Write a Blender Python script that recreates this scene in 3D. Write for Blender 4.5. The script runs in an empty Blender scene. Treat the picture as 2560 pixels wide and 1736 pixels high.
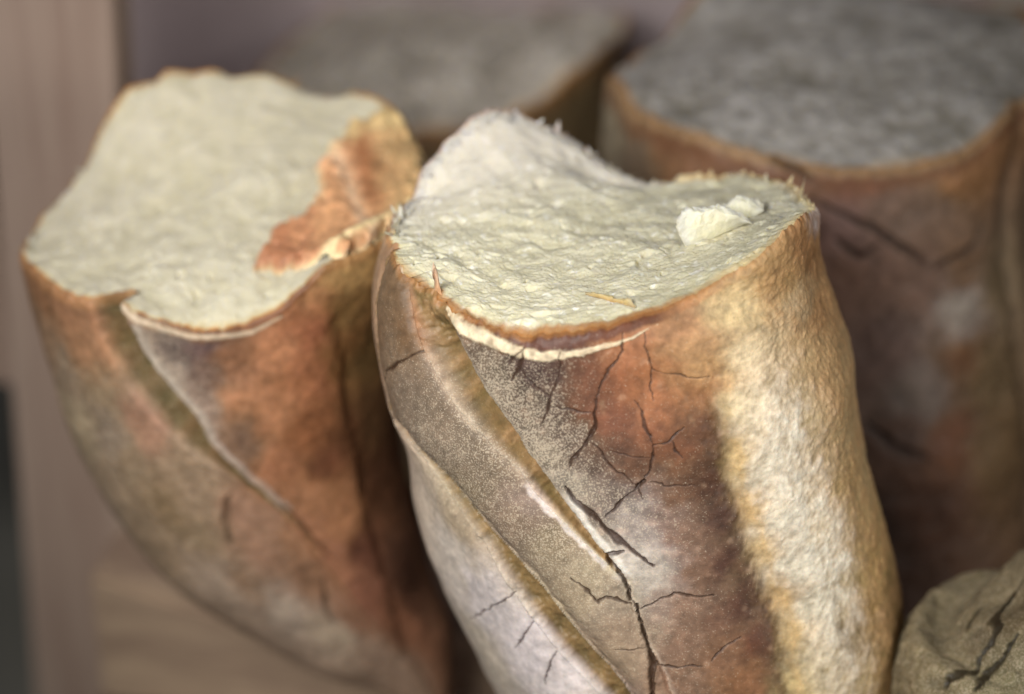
import bpy, math, random
import numpy as np
from mathutils import Vector, Matrix
# ------------------------------------------------------------------ camera, light, exposure
sc = bpy.context.scene
COL = sc.collection
PITCH = math.radians(33)
CAM = Vector((0, -0.57029599, 0.51035454))
cd = bpy.data.cameras.new('camera'); cam = bpy.data.objects.new('camera', cd); COL.objects.link(cam)
cam.location = CAM; cam.rotation_euler = (math.radians(90) - PITCH, 0, 0)
cd.lens = 100; cd.sensor_width = 36; cd.clip_start = .02; cd.clip_end = 50
cd.dof.use_dof = True; cd.dof.focus_distance = .683; cd.dof.aperture_fstop = 4.5
sc.camera = cam
w = bpy.data.worlds.new('World'); sc.world = w; w.use_nodes = True
w.node_tree.nodes['Background'].inputs[0].default_value = (.72, .74, .84, 1)
w.node_tree.nodes['Background'].inputs[1].default_value = .038
def area(name, loc, tgt, size, power, col, spread=180):
    l = bpy.data.lights.new(name, 'AREA'); l.shape = 'RECTANGLE'; l.size = size[0]; l.size_y = size[1]
    l.energy = power; l.color = col; l.spread = math.radians(spread)
    o = bpy.data.objects.new(name, l); COL.objects.link(o); o.location = loc
    o.rotation_euler = (Vector(tgt) - Vector(loc)).to_track_quat('-Z', 'Y').to_euler()
area('window_light', (-.17, -.36, .43), (-.02, -.01, .11), (.24, .2), .34, (1, .985, .95), 44)
area('side_light', (.50, -.34, .34), (.04, 0, .09), (.25, .35), .16, (1, .97, .93), 42)
area('back_fill', (-.32, .06, .46), (-.09, .32, .03), (.25, .25), .19, (1, .95, 1), 60)  # added fill lamp, lifts the post and the back board
sc.view_settings.view_transform = 'Standard'
try: sc.view_settings.look = 'None'
except Exception: pass
sc.view_settings.exposure = 0; sc.view_settings.gamma = 1
# ------------------------------------------------------------------ noise and curve helpers
_r = np.random.RandomState(7)
_perm = _r.permutation(256).astype(np.int32); _perm = np.concatenate([_perm, _perm, _perm])
_g = _r.normal(size=(256, 3)).astype(np.float32); _g /= np.linalg.norm(_g, axis=1)[:, None]
def pn(p, size, seed=0):
    """gradient noise about -1..1 at points p (N,3); size = feature size in metres"""
    q = (p / size + seed * 17.31 + 300.).astype(np.float32)
    i = np.floor(q).astype(np.int32); f = q - i; i &= 255
    u = f * f * f * (f * (f * 6 - 15) + 10)
    out = 0
    for dx in (0, 1):
        for dy in (0, 1):
            for dz in (0, 1):
                h = _perm[_perm[_perm[(i[:, 0] + dx) & 255] + ((i[:, 1] + dy) & 255)] + ((i[:, 2] + dz) & 255)]
                d = (_g[h] * (f - np.array([dx, dy, dz], np.float32))).sum(1)
                wx = u[:, 0] if dx else 1 - u[:, 0]; wy = u[:, 1] if dy else 1 - u[:, 1]; wz = u[:, 2] if dz else 1 - u[:, 2]
                out = out + d * wx * wy * wz
    return out * 1.5
def fbm(p, size, oct=4, seed=0, gain=.5):
    o = 0; a = 1
    for k in range(oct): o = o + a * pn(p, size, seed + k); size /= 2.03; a *= gain
    return o
def ridged(p, size, oct=3, seed=0):
    o = 0; a = 1
    for k in range(oct): o = o + a * (1 - 2 * np.abs(pn(p, size, seed + k))); size /= 2.1; a *= .5
    return o
def ss(a, b, x):
    t = np.clip((x - a) / (b - a), 0, 1); return t * t * (3 - 2 * t)
def catmull(K, n=24):
    K = np.array(K, float); out = []
    Q = np.vstack([2 * K[0] - K[1], K, 2 * K[-1] - K[-2]])
    for i in range(1, len(Q) - 2):
        p0, p1, p2, p3 = Q[i-1:i+3]
        for t in np.arange(n) / n:
            out.append(.5 * ((2*p1) + (-p0+p2)*t + (2*p0-5*p1+4*p2-p3)*t*t + (-p0+3*p1-3*p2+p3)*t**3))
    out.append(K[-1]); return np.array(out)
def lin(c):
    c = np.array(c, float) / 255; return np.where(c < .04045, c / 12.92, ((c + .055) / 1.055) ** 2.4)
def polydist(a, v, pts, rad):
    """distance from (a,v) to a polyline, plus the 0..1 position along it"""
    pts = np.array(pts, float); d = np.full(a.shape, 9., np.float32); s = np.zeros(a.shape, np.float32)
    L = np.concatenate([[0], np.cumsum(np.linalg.norm(np.diff(pts, axis=0), axis=1))])
    lo = pts.min(0) - rad; hi = pts.max(0) + rad
    m = np.where((a > lo[0]) & (a < hi[0]) & (v > lo[1]) & (v < hi[1]))
    A = a[m]; V = v[m]; D = np.full(A.shape, 9.); S = np.zeros(A.shape)
    for i in range(len(pts) - 1):
        x0, y0 = pts[i]; dx, dy = pts[i+1] - pts[i]; l2 = dx*dx + dy*dy + 1e-12
        t = np.clip(((A - x0)*dx + (V - y0)*dy) / l2, 0, 1)
        e = np.hypot(A - x0 - t*dx, V - y0 - t*dy); b = e < D
        D[b] = e[b]; S[b] = (L[i] + t[b]*(L[i+1]-L[i])) / L[-1]
    d[m] = D; s[m] = S
    return d, s
# ------------------------------------------------------------------ scene helpers
def empty(name, loc, label, cat, group=None):
    o = bpy.data.objects.new(name, None); COL.objects.link(o); o.location = loc; o.empty_display_size = .02
    o['label'] = label; o['category'] = cat
    if group: o['group'] = group
    return o
def mesh_obj(name, V, F, mat, parent=None, attrs=None, smooth=True):
    """V (N,3) world points, F (M,4) or (M,3) int"""
    V = np.asarray(V, np.float32); F = np.asarray(F, np.int32)
    if parent is not None: V = V - np.array(parent.location, np.float32)
    me = bpy.data.meshes.new(name); n = F.shape[1]
    me.vertices.add(len(V)); me.vertices.foreach_set('co', V.ravel())
    me.loops.add(F.size); me.loops.foreach_set('vertex_index', F.ravel())
    me.polygons.add(len(F)); me.polygons.foreach_set('loop_start', np.arange(0, F.size, n, dtype=np.int32))
    me.polygons.foreach_set('loop_total', np.full(len(F), n, np.int32))
    me.update(calc_edges=True)
    me.polygons.foreach_set('use_smooth', np.full(len(F), smooth))
    for k, a in (attrs or {}).items():
        if a.ndim == 2:
            at = me.color_attributes.new(k, 'FLOAT_COLOR', 'POINT')
            at.data.foreach_set('color', np.hstack([a, np.ones((len(a), 1))]).astype(np.float32).ravel())
        else:
            at = me.attributes.new(k, 'FLOAT', 'POINT'); at.data.foreach_set('value', a.astype(np.float32))
    me.materials.append(mat)
    o = bpy.data.objects.new(name, me); COL.objects.link(o)
    if parent is not None: o.parent = parent
    return o
def gridfaces(nr, nc, wrap):
    r = np.arange(nr - 1)[:, None]; c = np.arange(nc if wrap else nc - 1)[None, :]; c2 = (c + 1) % nc
    return np.stack([r*nc + c, (r+1)*nc + c, (r+1)*nc + c2, r*nc + c2], -1).reshape(-1, 4)
# ------------------------------------------------------------------ materials
def nodes(name):
    m = bpy.data.materials.new(name); m.use_nodes = True; nt = m.node_tree
    return m, nt, nt.nodes['Principled BSDF']
def N(nt, t, **k):
    n = nt.nodes.new(t)
    for a, b in k.items():
        if a.startswith('i_'):
            key = a[2:]; key = int(key) if key.isdigit() else key.replace('_', ' ')
            n.inputs[key].default_value = b
        else: setattr(n, a, b)
    return n
def crust_mat(name, rough=.5, coat=.12):
    m, nt, b = nodes(name); L = nt.links.new
    tc = N(nt, 'ShaderNodeTexCoord'); col = N(nt, 'ShaderNodeAttribute', attribute_name='Col'); fl = N(nt, 'ShaderNodeAttribute', attribute_name='flour')
    n1 = N(nt, 'ShaderNodeTexNoise', i_Scale=2400., i_Detail=3.); n2 = N(nt, 'ShaderNodeTexNoise', i_Scale=420., i_Detail=5., i_Roughness=.65); n3 = N(nt, 'ShaderNodeTexNoise', i_Scale=95., i_Detail=4.)
    for n in (n1, n2, n3): L(tc.outputs['Object'], n.inputs['Vector'])
    # fine mottling
    mr = N(nt, 'ShaderNodeMapRange', i_1=.3, i_2=.7, i_3=.72, i_4=1.28); L(n2.outputs[0], mr.inputs[0])
    mr3 = N(nt, 'ShaderNodeMapRange', i_1=.3, i_2=.7, i_3=.88, i_4=1.12); L(n3.outputs[0], mr3.inputs[0])
    mu = N(nt, 'ShaderNodeMath', operation='MULTIPLY'); L(mr.outputs[0], mu.inputs[0]); L(mr3.outputs[0], mu.inputs[1])
    vm = N(nt, 'ShaderNodeVectorMath', operation='SCALE'); L(col.outputs['Color'], vm.inputs[0]); L(mu.outputs[0], vm.inputs['Scale'])
    # flour specks where the flour attribute is high
    ad = N(nt, 'ShaderNodeMath', operation='MULTIPLY_ADD'); ad.inputs[1].default_value = .30; L(fl.outputs['Fac'], ad.inputs[0]); L(n1.outputs[0], ad.inputs[2])
    a2 = N(nt, 'ShaderNodeMath', operation='MULTIPLY_ADD'); a2.inputs[1].default_value = .25; L(n2.outputs[0], a2.inputs[0]); L(ad.outputs[0], a2.inputs[2])
    sp = N(nt, 'ShaderNodeMapRange', i_1=.80, i_2=.93, i_3=0., i_4=.52); L(a2.outputs[0], sp.inputs[0])
    mx = N(nt, 'ShaderNodeMix', data_type='RGBA'); L(sp.outputs[0], mx.inputs[0]); L(vm.outputs[0], mx.inputs[6]); mx.inputs[7].default_value = (.60, .50, .37, 1)
    L(mx.outputs[2], b.inputs['Base Color'])
    rr = N(nt, 'ShaderNodeMapRange', i_1=0., i_2=.6, i_3=rough, i_4=.95); L(fl.outputs['Fac'], rr.inputs[0]); L(rr.outputs[0], b.inputs['Roughness'])
    b.inputs['Specular IOR Level'].default_value = .35
    b.inputs['Coat Weight'].default_value = coat; b.inputs['Coat Roughness'].default_value = .42
    b.inputs['Subsurface Weight'].default_value = .12; b.inputs['Subsurface Radius'].default_value = (.003, .0015, .0008); b.inputs['Subsurface Scale'].default_value = 1
    hm = N(nt, 'ShaderNodeMath', operation='MULTIPLY_ADD'); hm.inputs[1].default_value = .35; L(n1.outputs[0], hm.inputs[0]); L(n2.outputs[0], hm.inputs[2])
    bp = N(nt, 'ShaderNodeBump', i_Strength=.5, i_Distance=.0006); L(hm.outputs[0], bp.inputs['Height']); L(bp.outputs[0], b.inputs['Normal'])
    return m
def crumb_mat(name):
    m, nt, b = nodes(name); L = nt.links.new
    tc = N(nt, 'ShaderNodeTexCoord'); col = N(nt, 'ShaderNodeAttribute', attribute_name='Col')
    n1 = N(nt, 'ShaderNodeTexNoise', i_Scale=900., i_Detail=4., i_Roughness=.7); n2 = N(nt, 'ShaderNodeTexNoise', i_Scale=240., i_Detail=4.)
    for n in (n1, n2): L(tc.outputs['Object'], n.inputs['Vector'])
    mr = N(nt, 'ShaderNodeMapRange', i_1=.3, i_2=.7, i_3=.9, i_4=1.08); L(n2.outputs[0], mr.inputs[0])
    vm = N(nt, 'ShaderNodeVectorMath', operation='SCALE'); L(col.outputs['Color'], vm.inputs[0]); L(mr.outputs[0], vm.inputs['Scale'])
    L(vm.outputs[0], b.inputs['Base Color']); b.inputs['Roughness'].default_value = .75; b.inputs['Specular IOR Level'].default_value = .25
    b.inputs['Subsurface Weight'].default_value = .55; b.inputs['Subsurface Radius'].default_value = (.003, .0026, .0016); b.inputs['Subsurface Scale'].default_value = 1
    bp = N(nt, 'ShaderNodeBump', i_Strength=.6, i_Distance=.0004); L(n1.outputs[0], bp.inputs['Height']); L(bp.outputs[0], b.inputs['Normal'])
    return m
def wood_mat(name, c1, c2, axis=2, rough=.6):
    m, nt, b = nodes(name); L = nt.links.new
    tc = N(nt, 'ShaderNodeTexCoord'); mp = N(nt, 'ShaderNodeMapping'); s = [55., 55., 55.]; s[axis] = 3.
    mp.inputs['Scale'].default_value = s; L(tc.outputs['Object'], mp.inputs[0])
    n = N(nt, 'ShaderNodeTexNoise', i_Scale=1.6, i_Detail=6., i_Roughness=.6, i_Distortion=.6); L(mp.outputs[0], n.inputs['Vector'])
    n2 = N(nt, 'ShaderNodeTexNoise', i_Scale=9., i_Detail=3.); L(mp.outputs[0], n2.inputs['Vector'])
    ml = N(nt, 'ShaderNodeMath', operation='MULTIPLY_ADD'); ml.inputs[1].default_value = .3; L(n2.outputs[0], ml.inputs[0]); L(n.outputs[0], ml.inputs[2])
    cr = N(nt, 'ShaderNodeValToRGB'); cr.color_ramp.elements[0].position = .42; cr.color_ramp.elements[0].color = (*c1, 1); cr.color_ramp.elements[1].position = .85; cr.color_ramp.elements[1].color = (*c2, 1)
    L(ml.outputs[0], cr.inputs[0]); L(cr.outputs[0], b.inputs['Base Color']); b.inputs['Roughness'].default_value = rough
    bp = N(nt, 'ShaderNodeBump', i_Strength=.35, i_Distance=.001); L(n2.outputs[0], bp.inputs['Height']); L(bp.outputs[0], b.inputs['Normal'])
    return m
M_CRUST = crust_mat('bread_crust'); M_CRUMB = crumb_mat('bread_crumb')
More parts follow.
